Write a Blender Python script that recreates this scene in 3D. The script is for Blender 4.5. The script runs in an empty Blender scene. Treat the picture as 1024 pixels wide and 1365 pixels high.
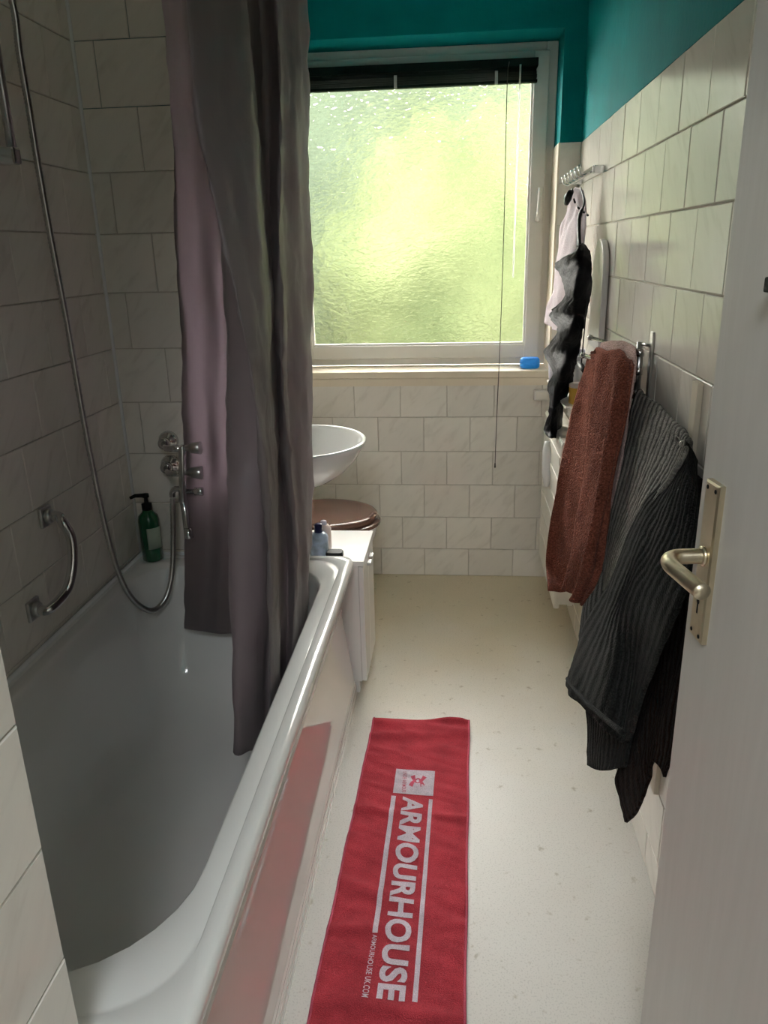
import bpy, bmesh, math, random
from mathutils import Vector, Matrix, noise
random.seed(7)
D = bpy.data
SC = bpy.context.scene
COL = SC.collection

# ------------------------------------------------------------------ camera
F, CX, CY = 1025.0, 512.0, 682.5
H = 1.45
yv = Vector((612 - CX, 332 - CY, F)).normalized()          # room depth axis seen by the camera
roll = math.radians(1.4)
nv = yv.cross(Vector((math.cos(roll), -math.sin(roll), 0))).normalized()
if nv.y < 0: nv = -nv
xv = nv.cross(yv).normalized()
if xv.x < 0: xv = -xv
RM = Matrix((xv, yv, -nv))                                  # rows: world axes in camera (right, down, forward)
EYE = Vector((0, 0, H))
cam = D.objects.new('camera', D.cameras.new('camera'))
COL.objects.link(cam)
r_, d_, f_ = RM.col[0], RM.col[1], RM.col[2]
cam.matrix_world = Matrix(((r_.x, -d_.x, -f_.x, 0), (r_.y, -d_.y, -f_.y, 0), (r_.z, -d_.z, -f_.z, H), (0, 0, 0, 1)))
cam.data.sensor_fit = 'VERTICAL'; cam.data.sensor_height = 36; cam.data.lens = F / 1365 * 36
cam.data.clip_start = 0.02
SC.camera = cam

def P(u, v, x=None, y=None, z=None):
    """measured pixel (1024x1365) met with a plane of the room -> point in metres"""
    d = RM @ Vector(((u - CX) / F, (v - CY) / F, 1.0))
    if x is not None: t = x / d.x
    elif y is not None: t = y / d.y
    else: t = (z - H) / d.z
    return EYE + d * t

# ------------------------------------------------------------------ world, lamps, exposure
SC.view_settings.view_transform = 'Standard'; SC.view_settings.look = 'None'
SC.view_settings.gamma = 1; SC.view_settings.use_curve_mapping = False
SC.view_settings.exposure = 0.85
w = D.worlds.new('sky'); SC.world = w; w.use_nodes = True
w.node_tree.nodes['Background'].inputs[0].default_value = (1.0, 0.97, 0.89, 1)
w.node_tree.nodes['Background'].inputs[1].default_value = 40.0
def lamp(name, kind, loc, look, energy, color, **kw):
    l = D.lights.new(name, kind); l.energy = energy; l.color = color
    for k, v in kw.items(): setattr(l, k, v)
    o = D.objects.new(name, l); COL.objects.link(o); o.location = loc
    o.rotation_euler = (Vector(look) - Vector(loc)).to_track_quat('-Z', 'Y').to_euler()
    return o
sun = lamp('sun', 'SUN', (0, -5, 12), (1.5, 3, 0), 3.0, (1.0, 0.95, 0.78), angle=0.01)
portal = lamp('window_portal', 'AREA', (-0.18, 3.535, 1.58), (-0.18, 0, 1.58), 1, (1, 1, 1), shape='RECTANGLE', size=1.2, size_y=1.26)
portal.data.cycles.is_portal = True
hall = lamp('hallway_lamp', 'AREA', (-0.10, -0.75, 2.40), (-0.0, -0.2, 0), 14, (0.92, 0.96, 1.0), shape='SQUARE', size=0.5)
SC.cycles.max_bounces = 14; SC.cycles.diffuse_bounces = 8; SC.cycles.transparent_max_bounces = 16
SC.cycles.sample_clamp_indirect = 6.0

# ------------------------------------------------------------------ helpers: objects
def tag(o, label=None, cat=None, group=None, kind=None):
    if label: o['label'] = label
    if cat: o['category'] = cat
    if group: o['group'] = group
    if kind: o['kind'] = kind
    return o
def root(name, label, cat, loc, group=None):
    o = D.objects.new(name, None); COL.objects.link(o); o.location = loc; o.empty_display_size = 0.05
    return tag(o, label, cat, group)
def wloc(o):
    v = Vector(o.location)
    while o.parent: o = o.parent; v = v + Vector(o.location)
    return v
def obj(name, bm, mat, parent=None, smooth=True, loc=None, label=None, bevel=0, sub=0, solid=0, auto=None):
    """bmesh in room coordinates -> one linked mesh object (origin at its parent's origin, or at loc)"""
    base = wloc(parent) if parent else Vector((0, 0, 0))
    org = Vector(loc) if loc is not None else base
    bmesh.ops.translate(bm, verts=bm.verts, vec=-org)
    me = D.meshes.new(name); bm.normal_update(); bm.to_mesh(me); bm.free()
    for m in (mat if isinstance(mat, (list, tuple)) else [mat]): me.materials.append(m)
    if smooth: me.polygons.foreach_set('use_smooth', [True] * len(me.polygons))
    o = D.objects.new(name, me); COL.objects.link(o)
    if parent: o.parent = parent
    o.location = org - base
    if smooth and auto is not None: me.set_sharp_from_angle(angle=math.radians(auto))
    if bevel:
        md = o.modifiers.new('bevel', 'BEVEL'); md.width = bevel; md.segments = 2; md.limit_method = 'ANGLE'; md.angle_limit = math.radians(40)
        if hasattr(md, 'harden_normals'): md.harden_normals = False
    if solid:
        md = o.modifiers.new('solid', 'SOLIDIFY'); md.thickness = solid; md.offset = 0
    if sub:
        md = o.modifiers.new('sub', 'SUBSURF'); md.levels = sub; md.render_levels = sub
    if label: o['label'] = label
    return o
def struct(name, bm, mat, **kw):
    o = obj(name, bm, mat, **kw); o['kind'] = 'structure'; return o
def copy_of(o, loc, parent=None, name=None):
    c = o.copy(); COL.objects.link(c); c.location = loc
    if parent is not None: c.parent = parent
    return c
# ------------------------------------------------------------------ helpers: shapes
def BM(): return bmesh.new()
def box(bm, x0, x1, y0, y1, z0, z1, mat=0):
    vs = [bm.verts.new((x, y, z)) for z in (z0, z1) for y in (y0, y1) for x in (x0, x1)]
    for f in ((0, 2, 3, 1), (4, 5, 7, 6), (0, 1, 5, 4), (2, 6, 7, 3), (0, 4, 6, 2), (1, 3, 7, 5)):
        bm.faces.new([vs[i] for i in f]).material_index = mat
    return bm
def ring_loft(bm, rings, cap0=True, cap1=True, closed=True, mat=0):
    R = [[bm.verts.new(p) for p in r] for r in rings]
    n = len(R[0])
    for a, b in zip(R, R[1:]):
        for i in range(n if closed else n - 1):
            j = (i + 1) % n
            bm.faces.new((a[i], a[j], b[j], b[i])).material_index = mat
    if cap0: bm.faces.new(R[0][::-1]).material_index = mat
    if cap1: bm.faces.new(R[-1]).material_index = mat
    return bm
def frame_of(t):
    t = t.normalized(); a = Vector((0, 0, 1)) if abs(t.z) < 0.9 else Vector((1, 0, 0))
    u = t.cross(a).normalized(); return u, t.cross(u).normalized()
def tube(bm, pts, rad, n=12, cap=True):
    pts = [Vector(p) for p in pts]; rads = rad if isinstance(rad, (list, tuple)) else [rad] * len(pts)
    rings = []; u = None
    for i, p in enumerate(pts):
        t = (pts[min(i + 1, len(pts) - 1)] - pts[max(i - 1, 0)])
        if u is None: u, v = frame_of(t)
        else:
            t = t.normalized(); u = (u - t * u.dot(t)).normalized(); v = t.cross(u)
        rings.append([p + (u * math.cos(2 * math.pi * k / n) + v * math.sin(2 * math.pi * k / n)) * rads[i] for k in range(n)])
    ring_loft(bm, rings, cap, cap)
    bmesh.ops.recalc_face_normals(bm, faces=bm.faces); return bm
def lathe(bm, c, axis, prof, n=28, sx=1.0):
    """prof: (distance along axis, radius)"""
    axis = Vector(axis).normalized(); u, v = frame_of(axis); c = Vector(c)
    rings = [[c + axis * h + (u * math.cos(2 * math.pi * k / n) * sx + v * math.sin(2 * math.pi * k / n)) * max(r, 1e-4) for k in range(n)] for h, r in prof]
    ring_loft(bm, rings); bmesh.ops.recalc_face_normals(bm, faces=bm.faces); return bm
def cr(p0, p1, p2, p3, t):
    return 0.5 * ((2 * p1) + (p2 - p0) * t + (2 * p0 - 5 * p1 + 4 * p2 - p3) * t * t + (3 * p1 - p0 - 3 * p2 + p3) * t ** 3)
def spline(pts, k):
    pts = [Vector(p) for p in pts]; out = []
    for i in range(len(pts) - 1):
        a = pts[max(i - 1, 0)]; d = pts[min(i + 2, len(pts) - 1)]
        for s in range(k): out.append(cr(a, pts[i], pts[i + 1], d, s / k))
    out.append(pts[-1]); return out
def cloth(net, kc, kr, disp=None):
    """net[col][row] of points -> smooth grid with uv; disp(s, t, p) moves along the normal"""
    cols = [spline(c, kr) for c in net]
    rows = list(zip(*cols))
    grid = [spline(r, kc) for r in rows]                    # grid[row][col]
    nr, nc = len(grid), len(grid[0])
    if disp:
        g2 = []
        for i in range(nr):
            line = []
            for j in range(nc):
                a = grid[min(i + 1, nr - 1)][j] - grid[max(i - 1, 0)][j]; b = grid[i][min(j + 1, nc - 1)] - grid[i][max(j - 1, 0)]
                n = a.cross(b); n = n.normalized() if n.length > 1e-9 else Vector((0, 0, 0))
                line.append(grid[i][j] + n * disp(j / (nc - 1), i / (nr - 1), grid[i][j]))
            g2.append(line)
        grid = g2
    bm = BM(); uvl = bm.loops.layers.uv.new('uv')
    V = [[bm.verts.new(p) for p in r] for r in grid]
    for i in range(nr - 1):
        for j in range(nc - 1):
            f = bm.faces.new((V[i][j], V[i][j + 1], V[i + 1][j + 1], V[i + 1][j]))
            for l, (a, b) in zip(f.loops, ((i, j), (i, j + 1), (i + 1, j + 1), (i + 1, j))): l[uvl].uv = (b / (nc - 1), a / (nr - 1))
    return bm
def rrect(x0, x1, y0, y1, r, z, nc=8, ns=10):
    """rounded rectangle, r = (near-left, near-right, far-right, far-left) radii; same count for any size"""
    if not isinstance(r, (list, tuple)): r = (r,) * 4
    C = [(x0 + r[0], y0 + r[0], r[0], 180), (x1 - r[1], y0 + r[1], r[1], 270), (x1 - r[2], y1 - r[2], r[2], 0), (x0 + r[3], y1 - r[3], r[3], 90)]
    pts = []
    for i, (cx, cy, rr, a0) in enumerate(C):
        for k in range(nc + 1):
            a = math.radians(a0 + 90 * k / nc); pts.append(Vector((cx + rr * math.cos(a), cy + rr * math.sin(a), z)))
        nx = C[(i + 1) % 4]; a = math.radians(nx[3])
        e = Vector((nx[0] + nx[2] * math.cos(a), nx[1] + nx[2] * math.sin(a), z)); s = pts[-1].copy()
        for k in range(1, ns): pts.append(s.lerp(e, k / ns))
    return pts
def fbm(p, s, o=3):
    return noise.fractal(Vector(p) * s, 1.0, 2.0, o)

# ------------------------------------------------------------------ materials
class N:
    def __init__(self, name):
        self.m = D.materials.new(name); self.m.use_nodes = True
        self.t = self.m.node_tree; self.t.nodes.clear()
        self.out = self.n('ShaderNodeOutputMaterial')
    def n(self, typ, **kw):
        x = self.t.nodes.new(typ)
        for k, v in kw.items():
            if k.startswith('i_'):
                key = k[2:]; key = int(key) if key.isdigit() else key.replace('_', ' ')
                if hasattr(v, 'is_output'): self.t.links.new(v, x.inputs[key])
                else: x.inputs[key].default_value = v
            else: setattr(x, k, v)
        return x
    def l(self, a, b): self.t.links.new(a, b)
    def ramp(self, fac, stops):
        r = self.n('ShaderNodeValToRGB'); self.l(fac, r.inputs[0]); e = r.color_ramp.elements
        while len(e) < len(stops): e.new(0.5)
        for x, (p, c) in zip(e, stops): x.position = p; x.color = (*c, 1) if len(c) == 3 else c
        return r.outputs[0]
    def bump(self, h, strength=0.3, dist=0.01):
        return self.n('ShaderNodeBump', i_Height=h, i_Strength=strength, i_Distance=dist).outputs[0]
    def done(self, sh): self.l(sh, self.out.inputs[0]); return self.m
def plain(name, col, rough=0.5, metal=0.0, noise_amt=0.06, nscale=12.0, bump=0.0, bscale=200.0, coat=0.0, sheen=0.0, spec=0.5, trans=0.0, ior=1.45):
    a = N(name); tc = a.n('ShaderNodeTexCoord').outputs['Object']
    nz = a.n('ShaderNodeTexNoise', i_Vector=tc, i_Scale=nscale, i_Detail=4.0).outputs[0]
    lo = tuple(c * (1 - noise_amt) for c in col); hi = tuple(min(1, c * (1 + noise_amt)) for c in col)
    c = a.ramp(nz, [(0.3, lo), (0.7, hi)])
    b = a.n('ShaderNodeBsdfPrincipled', i_Base_Color=c, i_Roughness=rough, i_Metallic=metal)
    b.inputs['Coat Weight'].default_value = coat; b.inputs['Coat Roughness'].default_value = 0.05
    b.inputs['Sheen Weight'].default_value = sheen; b.inputs['Specular IOR Level'].default_value = spec
    b.inputs['Transmission Weight'].default_value = trans; b.inputs['IOR'].default_value = ior
    if bump:
        n2 = a.n('ShaderNodeTexNoise', i_Vector=tc, i_Scale=bscale, i_Detail=3.0).outputs[0]
        a.l(a.bump(n2, bump, 0.004), b.inputs['Normal'])
    return a.done(b.outputs[0])
def tile_mat(name, base, vein, rough=0.16):
    a = N(name); tc = a.n('ShaderNodeTexCoord').outputs['Object']; rnd = a.n('ShaderNodeObjectInfo').outputs['Random']
    off = a.n('ShaderNodeCombineXYZ', i_X=rnd, i_Y=rnd, i_Z=rnd)
    sc = a.n('ShaderNodeVectorMath', operation='SCALE'); a.l(off.outputs[0], sc.inputs[0]); sc.inputs['Scale'].default_value = 37.0
    ad = a.n('ShaderNodeVectorMath', operation='ADD'); a.l(tc, ad.inputs[0]); a.l(sc.outputs[0], ad.inputs[1])
    def dot(v):
        d = a.n('ShaderNodeVectorMath', operation='DOT_PRODUCT'); a.l(ad.outputs[0], d.inputs[0]); d.inputs[1].default_value = v; return d.outputs['Value']
    cv = a.n('ShaderNodeCombineXYZ', i_X=dot((21, 21, -21)), i_Y=dot((5, 5, 5)), i_Z=dot((9, 0, 0)))
    nz = a.n('ShaderNodeTexNoise', i_Vector=cv.outputs[0], i_Scale=1.0, i_Detail=6.0, i_Distortion=0.6).outputs[0]
    c = a.ramp(nz, [(0.30, vein), (0.46, base), (0.75, tuple(min(1, x * 1.04) for x in base))])
    hsv = a.n('ShaderNodeHueSaturation', i_Color=c)
    mr = a.n('ShaderNodeMapRange', i_Value=rnd); mr.inputs['To Min'].default_value = 0.94; mr.inputs['To Max'].default_value = 1.05
    a.l(mr.outputs[0], hsv.inputs['Value'])
    b = a.n('ShaderNodeBsdfPrincipled', i_Base_Color=hsv.outputs[0], i_Roughness=rough)
    a.l(a.bump(nz, 0.10, 0.002), b.inputs['Normal'])
    return a.done(b.outputs[0])
def terry(name, col, ribs=0, dark=0.55, bump=0.9, scale=230, ribdark=0.6):
    a = N(name); tcn = a.n('ShaderNodeTexCoord'); tc = tcn.outputs['Object']
    n1 = a.n('ShaderNodeTexNoise', i_Vector=tc, i_Scale=scale, i_Detail=2.0).outputs[0]
    n2 = a.n('ShaderNodeTexNoise', i_Vector=tc, i_Scale=18.0, i_Detail=3.0).outputs[0]
    c1 = a.ramp(n1, [(0.3, tuple(x * dark for x in col)), (0.68, tuple(min(1, x * 1.25) for x in col))])
    c2 = a.ramp(n2, [(0.3, (0.78,) * 3), (0.7, (1.08,) * 3)])
    mx = a.n('ShaderNodeMix', data_type='RGBA', blend_type='MULTIPLY'); mx.inputs[0].default_value = 1.0
    a.l(c1, mx.inputs[6]); a.l(c2, mx.inputs[7]); c = mx.outputs[2]
    h = n1
    if ribs:
        wv = a.n('ShaderNodeTexWave', i_Vector=tcn.outputs['UV'], i_Scale=ribs / 6.283 * 1.0, i_Distortion=0.9, i_Detail=1.0, wave_type='BANDS', bands_direction='X')
        wv.inputs['Detail Scale'].default_value = 4.0
        rr = a.ramp(wv.outputs[0], [(0.1, (ribdark,) * 3), (0.5, (1.05,) * 3)])
        m2 = a.n('ShaderNodeMix', data_type='RGBA', blend_type='MULTIPLY'); m2.inputs[0].default_value = 1.0
        a.l(c, m2.inputs[6]); a.l(rr, m2.inputs[7]); c = m2.outputs[2]
        ma = a.n('ShaderNodeMath', operation='ADD'); a.l(n1, ma.inputs[0]); a.l(wv.outputs[0], ma.inputs[1]); h = ma.outputs[0]
    b = a.n('ShaderNodeBsdfPrincipled', i_Base_Color=c, i_Roughness=0.95)
    b.inputs['Sheen Weight'].default_value = 0.06; b.inputs['Sheen Roughness'].default_value = 0.5; b.inputs['Specular IOR Level'].default_value = 0.0
    a.l(a.bump(h, bump, 0.006), b.inputs['Normal'])
    return a.done(b.outputs[0])

M = {}
M['tile'] = tile_mat('wall_tile', (0.79, 0.757, 0.695), (0.71, 0.675, 0.612))
M['grout'] = plain('grout', (0.50, 0.46, 0.40), 0.9, nscale=40, bump=0.3)
M['teal'] = plain('teal_paint', (0.0, 0.145, 0.155), 0.8, noise_amt=0.10, nscale=6, bump=0.35, bscale=60, spec=0.08)
M['ceil'] = plain('ceiling_paint', (0.84, 0.83, 0.80), 0.9)
M['enamel'] = plain('tub_enamel', (0.81, 0.815, 0.80), 0.10, noise_amt=0.02, nscale=3, coat=0.3)
M['apron'] = plain('apron_acrylic', (0.82, 0.78, 0.75), 0.04, noise_amt=0.02, nscale=3, coat=1.0, spec=0.8)
M['ceramic'] = plain('white_ceramic', (0.80, 0.81, 0.82), 0.08, noise_amt=0.01, coat=0.4)
M['white'] = plain('white_lacquer', (0.80, 0.79, 0.77), 0.25, noise_amt=0.02)
M['upvc'] = plain('white_window_plastic', (0.78, 0.77, 0.74), 0.3, noise_amt=0.02)
M['rad'] = plain('radiator_paint', (0.74, 0.72, 0.66), 0.35, noise_amt=0.03)
M['chrome'] = plain('chrome', (0.62, 0.62, 0.62), 0.12, 1.0, noise_amt=0.03)
M['steel'] = plain('brushed_steel', (0.55, 0.55, 0.54), 0.28, 1.0, noise_amt=0.1, nscale=60)
M['champagne'] = plain('champagne_anodised_metal', (0.66, 0.58, 0.43), 0.32, 1.0, noise_amt=0.05, nscale=30)
M['dark'] = plain('dark_plastic', (0.009, 0.010, 0.010), 0.5, spec=0.15)
M['black_gap'] = plain('keyhole_black', (0.004, 0.004, 0.004), 0.9)
M['sill'] = plain('cream_sill', (0.74, 0.66, 0.53), 0.35, noise_amt=0.03)
M['wood_cream'] = plain('cream_batten', (0.66, 0.60, 0.49), 0.5, noise_amt=0.08)
M['green'] = plain('green_bottle_plastic', (0.004, 0.085, 0.03), 0.15, noise_amt=0.1, coat=0.5)
M['label'] = plain('pale_label', (0.36, 0.45, 0.36), 0.5)
M['blue'] = plain('bright_blue_plastic', (0.0, 0.19, 0.66), 0.35, coat=0.2)
M['navy'] = plain('navy_plastic', (0.008, 0.008, 0.06), 0.3)
M['paleblue'] = plain('pale_blue_bottle', (0.42, 0.53, 0.68), 0.2, noise_amt=0.25, nscale=40)
M['pinkwhite'] = plain('pinkish_plastic', (0.72, 0.62, 0.58), 0.3)
M['brown_seat'] = plain('brown_seat_plastic', (0.125, 0.062, 0.045), 0.22, noise_amt=0.04, coat=0.3)
M['blind'] = plain('dark_green_slat', (0.005, 0.013, 0.011), 0.6, noise_amt=0.2, nscale=8, spec=0.1)
M['cord'] = plain('grey_cord', (0.10, 0.095, 0.085), 0.8)
M['yellow'] = plain('yellow_tin', (0.42, 0.24, 0.03), 0.4, noise_amt=0.2)
M['lilac_plastic'] = plain('lilac_white_plastic', (0.66, 0.64, 0.76), 0.4)
M['red'] = terry('red_terry', (0.315, 0.034, 0.047), dark=0.72, bump=0.5, scale=500)
M['whiteprint'] = terry('white_print_terry', (0.62, 0.55, 0.62), dark=0.8, bump=0.4, scale=500)
M['redprint'] = terry('red_print_terry', (0.40, 0.07, 0.11), dark=0.8, bump=0.3, scale=500)
M['brown'] = terry('rust_brown_terry', (0.165, 0.054, 0.034))
M['pink'] = terry('pale_pink_terry', (0.50, 0.36, 0.33), dark=0.75)
M['grey'] = terry('lit_grey_ribbed_terry', (0.20, 0.194, 0.18), ribs=34, ribdark=0.38)  # lit face of the grey towel, light put into a paler copy
M['grey_shaded'] = terry('shaded_grey_terry', (0.021, 0.022, 0.021), ribs=30, ribdark=0.72, bump=0.8)  # same towel's flap, back and hem: shade painted in as a darker copy
M['darkbrown'] = terry('dark_brown_ribbed', (0.020, 0.011, 0.008), ribs=30, ribdark=0.6)
M['blackcloth'] = plain('shiny_black_nylon', (0.008, 0.008, 0.009), 0.6, bump=0.6, bscale=70, spec=0.025)
M['lilac'] = plain('lilac_cotton', (0.52, 0.45, 0.49), 0.9, noise_amt=0.10, nscale=9, bump=0.4, bscale=300)
def door_mat():
    a = N('brushed_door_paint'); tc = a.n('ShaderNodeTexCoord').outputs['Object']
    mp = a.n('ShaderNodeMapping', i_Vector=tc); mp.inputs['Scale'].default_value = (60, 60, 5)
    nz = a.n('ShaderNodeTexNoise', i_Vector=mp.outputs[0], i_Scale=1.0, i_Detail=4.0).outputs[0]
    c = a.ramp(nz, [(0.3, (0.56, 0.55, 0.52)), (0.7, (0.59, 0.58, 0.55))])
    b = a.n('ShaderNodeBsdfPrincipled', i_Base_Color=c, i_Roughness=0.38)
    a.l(a.bump(nz, 0.15, 0.003), b.inputs['Normal']); return a.done(b.outputs[0])
M['door'] = door_mat()
def floor_mat():
    a = N('speckled_vinyl'); tc = a.n('ShaderNodeTexCoord').outputs['Object']
    n1 = a.n('ShaderNodeTexNoise', i_Vector=tc, i_Scale=2.2, i_Detail=5.0).outputs[0]
    n2 = a.n('ShaderNodeTexNoise', i_Vector=tc, i_Scale=260.0, i_Detail=2.0).outputs[0]
    n3 = a.n('ShaderNodeTexNoise', i_Vector=tc, i_Scale=34.0, i_Detail=6.0).outputs[0]
    base = a.ramp(n1, [(0.3, (0.62, 0.60, 0.555)), (0.7, (0.69, 0.675, 0.64))])
    sp = a.ramp(n2, [(0.32, (0.80, 0.80, 0.80)), (0.45, (1, 1, 1))])
    dirt = a.ramp(n3, [(0.27, (0.62, 0.58, 0.50)), (0.36, (1, 1, 1))])
    m1 = a.n('ShaderNodeMix', data_type='RGBA', blend_type='MULTIPLY'); m1.inputs[0].default_value = 1; a.l(base, m1.inputs[6]); a.l(sp, m1.inputs[7])
    m2 = a.n('ShaderNodeMix', data_type='RGBA', blend_type='MULTIPLY'); m2.inputs[0].default_value = 0.8; a.l(m1.outputs[2], m2.inputs[6]); a.l(dirt, m2.inputs[7])
    sx = a.n('ShaderNodeSeparateXYZ', i_0=tc)                       # yellower towards the back wall, with an uneven edge
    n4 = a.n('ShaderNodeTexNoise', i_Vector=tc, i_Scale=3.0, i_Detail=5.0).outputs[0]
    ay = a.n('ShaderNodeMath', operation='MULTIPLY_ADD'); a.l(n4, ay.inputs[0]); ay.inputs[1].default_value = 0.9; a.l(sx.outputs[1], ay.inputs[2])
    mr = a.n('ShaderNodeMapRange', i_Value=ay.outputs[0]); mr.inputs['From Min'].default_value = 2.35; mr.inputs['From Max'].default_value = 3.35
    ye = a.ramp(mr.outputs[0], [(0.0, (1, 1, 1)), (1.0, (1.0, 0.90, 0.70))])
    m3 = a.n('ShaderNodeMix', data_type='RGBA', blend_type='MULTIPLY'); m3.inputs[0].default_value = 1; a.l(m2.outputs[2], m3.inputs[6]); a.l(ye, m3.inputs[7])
    b = a.n('ShaderNodeBsdfPrincipled', i_Base_Color=m3.outputs[2], i_Roughness=0.42)
    a.l(a.bump(n2, 0.12, 0.001), b.inputs['Normal']); return a.done(b.outputs[0])
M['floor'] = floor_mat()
def curtain_mat():
    a = N('grey_curtain_polyester'); tc = a.n('ShaderNodeTexCoord').outputs['Object']
    n1 = a.n('ShaderNodeTexNoise', i_Vector=tc, i_Scale=7.0, i_Detail=5.0, i_Distortion=0.5).outputs[0]
    c = a.ramp(n1, [(0.3, (0.195, 0.174, 0.168)), (0.7, (0.235, 0.212, 0.203))])
    b = a.n('ShaderNodeBsdfPrincipled', i_Base_Color=c, i_Roughness=0.42)
    b.inputs['Sheen Weight'].default_value = 0.15
    a.l(a.bump(n1, 0.35, 0.02), b.inputs['Normal'])
    tr = a.n('ShaderNodeBsdfTranslucent'); tr.inputs[0].default_value = (0.58, 0.50, 0.56, 1)
    mx = a.n('ShaderNodeMixShader'); mx.inputs[0].default_value = 0.5; a.l(b.outputs[0], mx.inputs[1]); a.l(tr.outputs[0], mx.inputs[2])
    return a.done(mx.outputs[0])
M['curtain'] = curtain_mat()
def wand_mat():
    a = N('milky_clear_plastic'); b = a.n('ShaderNodeBsdfPrincipled', i_Base_Color=(0.9, 0.9, 0.9, 1), i_Roughness=0.2)
    tr = a.n('ShaderNodeBsdfTranslucent'); tr.inputs[0].default_value = (1, 1, 1, 1); t2 = a.n('ShaderNodeBsdfTransparent')
    m = a.n('ShaderNodeMixShader'); m.inputs[0].default_value = 0.5; a.l(b.outputs[0], m.inputs[1]); a.l(tr.outputs[0], m.inputs[2])
    m2 = a.n('ShaderNodeMixShader'); m2.inputs[0].default_value = 0.5; a.l(m.outputs[0], m2.inputs[1]); a.l(t2.outputs[0], m2.inputs[2]); return a.done(m2.outputs[0])
M['wand'] = wand_mat()
def pane_mat():
    a = N('rippled_obscure_glass'); tc = a.n('ShaderNodeTexCoord').outputs['Object']
    mp = a.n('ShaderNodeMapping', i_Vector=tc); mp.inputs['Scale'].default_value = (1.0, 1.0, 1.9); mp.inputs['Rotation'].default_value = (0, 0.25, 0)
    n1 = a.n('ShaderNodeTexNoise', i_Vector=mp.outputs[0], i_Scale=34.0, i_Detail=1.5, i_Distortion=0.5).outputs[0]
    nb = a.bump(n1, 1.0, 0.007)
    rf = a.n('ShaderNodeBsdfRefraction', i_Roughness=0.17, i_IOR=1.32, i_Normal=nb); rf.inputs[0].default_value = (1, 1, 1, 1)
    gl = a.n('ShaderNodeBsdfGlossy', i_Roughness=0.08, i_Normal=nb)
    tr = a.n('ShaderNodeBsdfTransparent'); tr.inputs[0].default_value = (1, 1, 1, 1)
    m1 = a.n('ShaderNodeMixShader'); m1.inputs[0].default_value = 0.45; a.l(rf.outputs[0], m1.inputs[1]); a.l(tr.outputs[0], m1.inputs[2])
    fr = a.n('ShaderNodeFresnel', i_IOR=1.35, i_Normal=nb)
    m2 = a.n('ShaderNodeMixShader', i_0=fr.outputs[0]); a.l(m1.outputs[0], m2.inputs[1]); a.l(gl.outputs[0], m2.inputs[2])
    return a.done(m2.outputs[0])
M['pane'] = pane_mat()
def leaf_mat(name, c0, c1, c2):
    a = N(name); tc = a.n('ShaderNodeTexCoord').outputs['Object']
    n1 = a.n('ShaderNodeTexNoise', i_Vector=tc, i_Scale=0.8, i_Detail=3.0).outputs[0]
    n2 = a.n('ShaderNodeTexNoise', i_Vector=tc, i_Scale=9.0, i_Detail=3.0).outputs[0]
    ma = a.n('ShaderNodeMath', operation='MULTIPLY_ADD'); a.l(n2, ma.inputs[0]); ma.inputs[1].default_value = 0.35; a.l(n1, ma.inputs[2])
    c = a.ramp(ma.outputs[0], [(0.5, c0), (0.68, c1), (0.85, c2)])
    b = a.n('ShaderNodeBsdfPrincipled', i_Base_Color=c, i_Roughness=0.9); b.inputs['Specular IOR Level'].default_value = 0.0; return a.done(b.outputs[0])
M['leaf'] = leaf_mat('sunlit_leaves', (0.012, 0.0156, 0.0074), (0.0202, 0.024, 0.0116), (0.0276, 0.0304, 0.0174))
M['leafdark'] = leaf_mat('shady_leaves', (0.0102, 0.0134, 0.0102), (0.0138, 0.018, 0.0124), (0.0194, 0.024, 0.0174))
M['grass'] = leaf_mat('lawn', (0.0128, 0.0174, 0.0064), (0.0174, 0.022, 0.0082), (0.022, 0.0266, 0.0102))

# ------------------------------------------------------------------ room measures (metres)
XR, YB = 0.468, 3.336            # right wall, back wall
XL, XLF, YT = -1.045, -0.768, 2.285   # tub alcove wall, wall beyond the tub, tap wall
YN, XP = 0.645, -0.452           # near end of the alcove, face of the entry wall
ZC = 2.50
WX0, WX1, WZ0, WZ1, YW = -0.76, 0.387, 0.955, 2.222, 3.53   # window opening and frame plane
# ------------------------------------------------------------------ structure
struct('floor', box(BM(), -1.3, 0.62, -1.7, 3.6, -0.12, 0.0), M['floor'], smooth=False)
struct('ceiling', box(BM(), -1.3, 0.75, -1.8, 3.75, ZC, ZC + 0.2), M['ceil'], smooth=False)
def split_wall(name, boxes, mats):
    bm = BM()
    for b in boxes: box(bm, *b[:6], mat=b[6])
    return struct(name, bm, mats, smooth=False)
GT = 0.004                       # tiles stand this far proud of the grout bed
ZT = 1.832                       # top edge of the tiles
wr = split_wall('wall_right', [(XR + GT, 0.62, -1.7, 3.6, 0, ZT, 0), (XR + 0.001, 0.62, -1.7, 3.6, ZT, ZC, 1)], [M['grout'], M['teal']])
wl = split_wall('wall_left', [(-1.3, XL - GT, YN - 0.001, 3.6, 0, ZC, 0)], [M['grout']])
wlf = split_wall('wall_far_left', [(XL - 0.004, XLF - GT, YT + GT, YB + 0.2, 0, ZT, 0), (XL - 0.004, XLF - 0.001, YT + GT, YB + 0.2, ZT, ZC, 1)], [M['grout'], M['teal']])
we = split_wall('wall_entry', [(-1.3, XP - GT, -1.7, YN, 0, ZC, 0)], [M['grout']])
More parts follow.
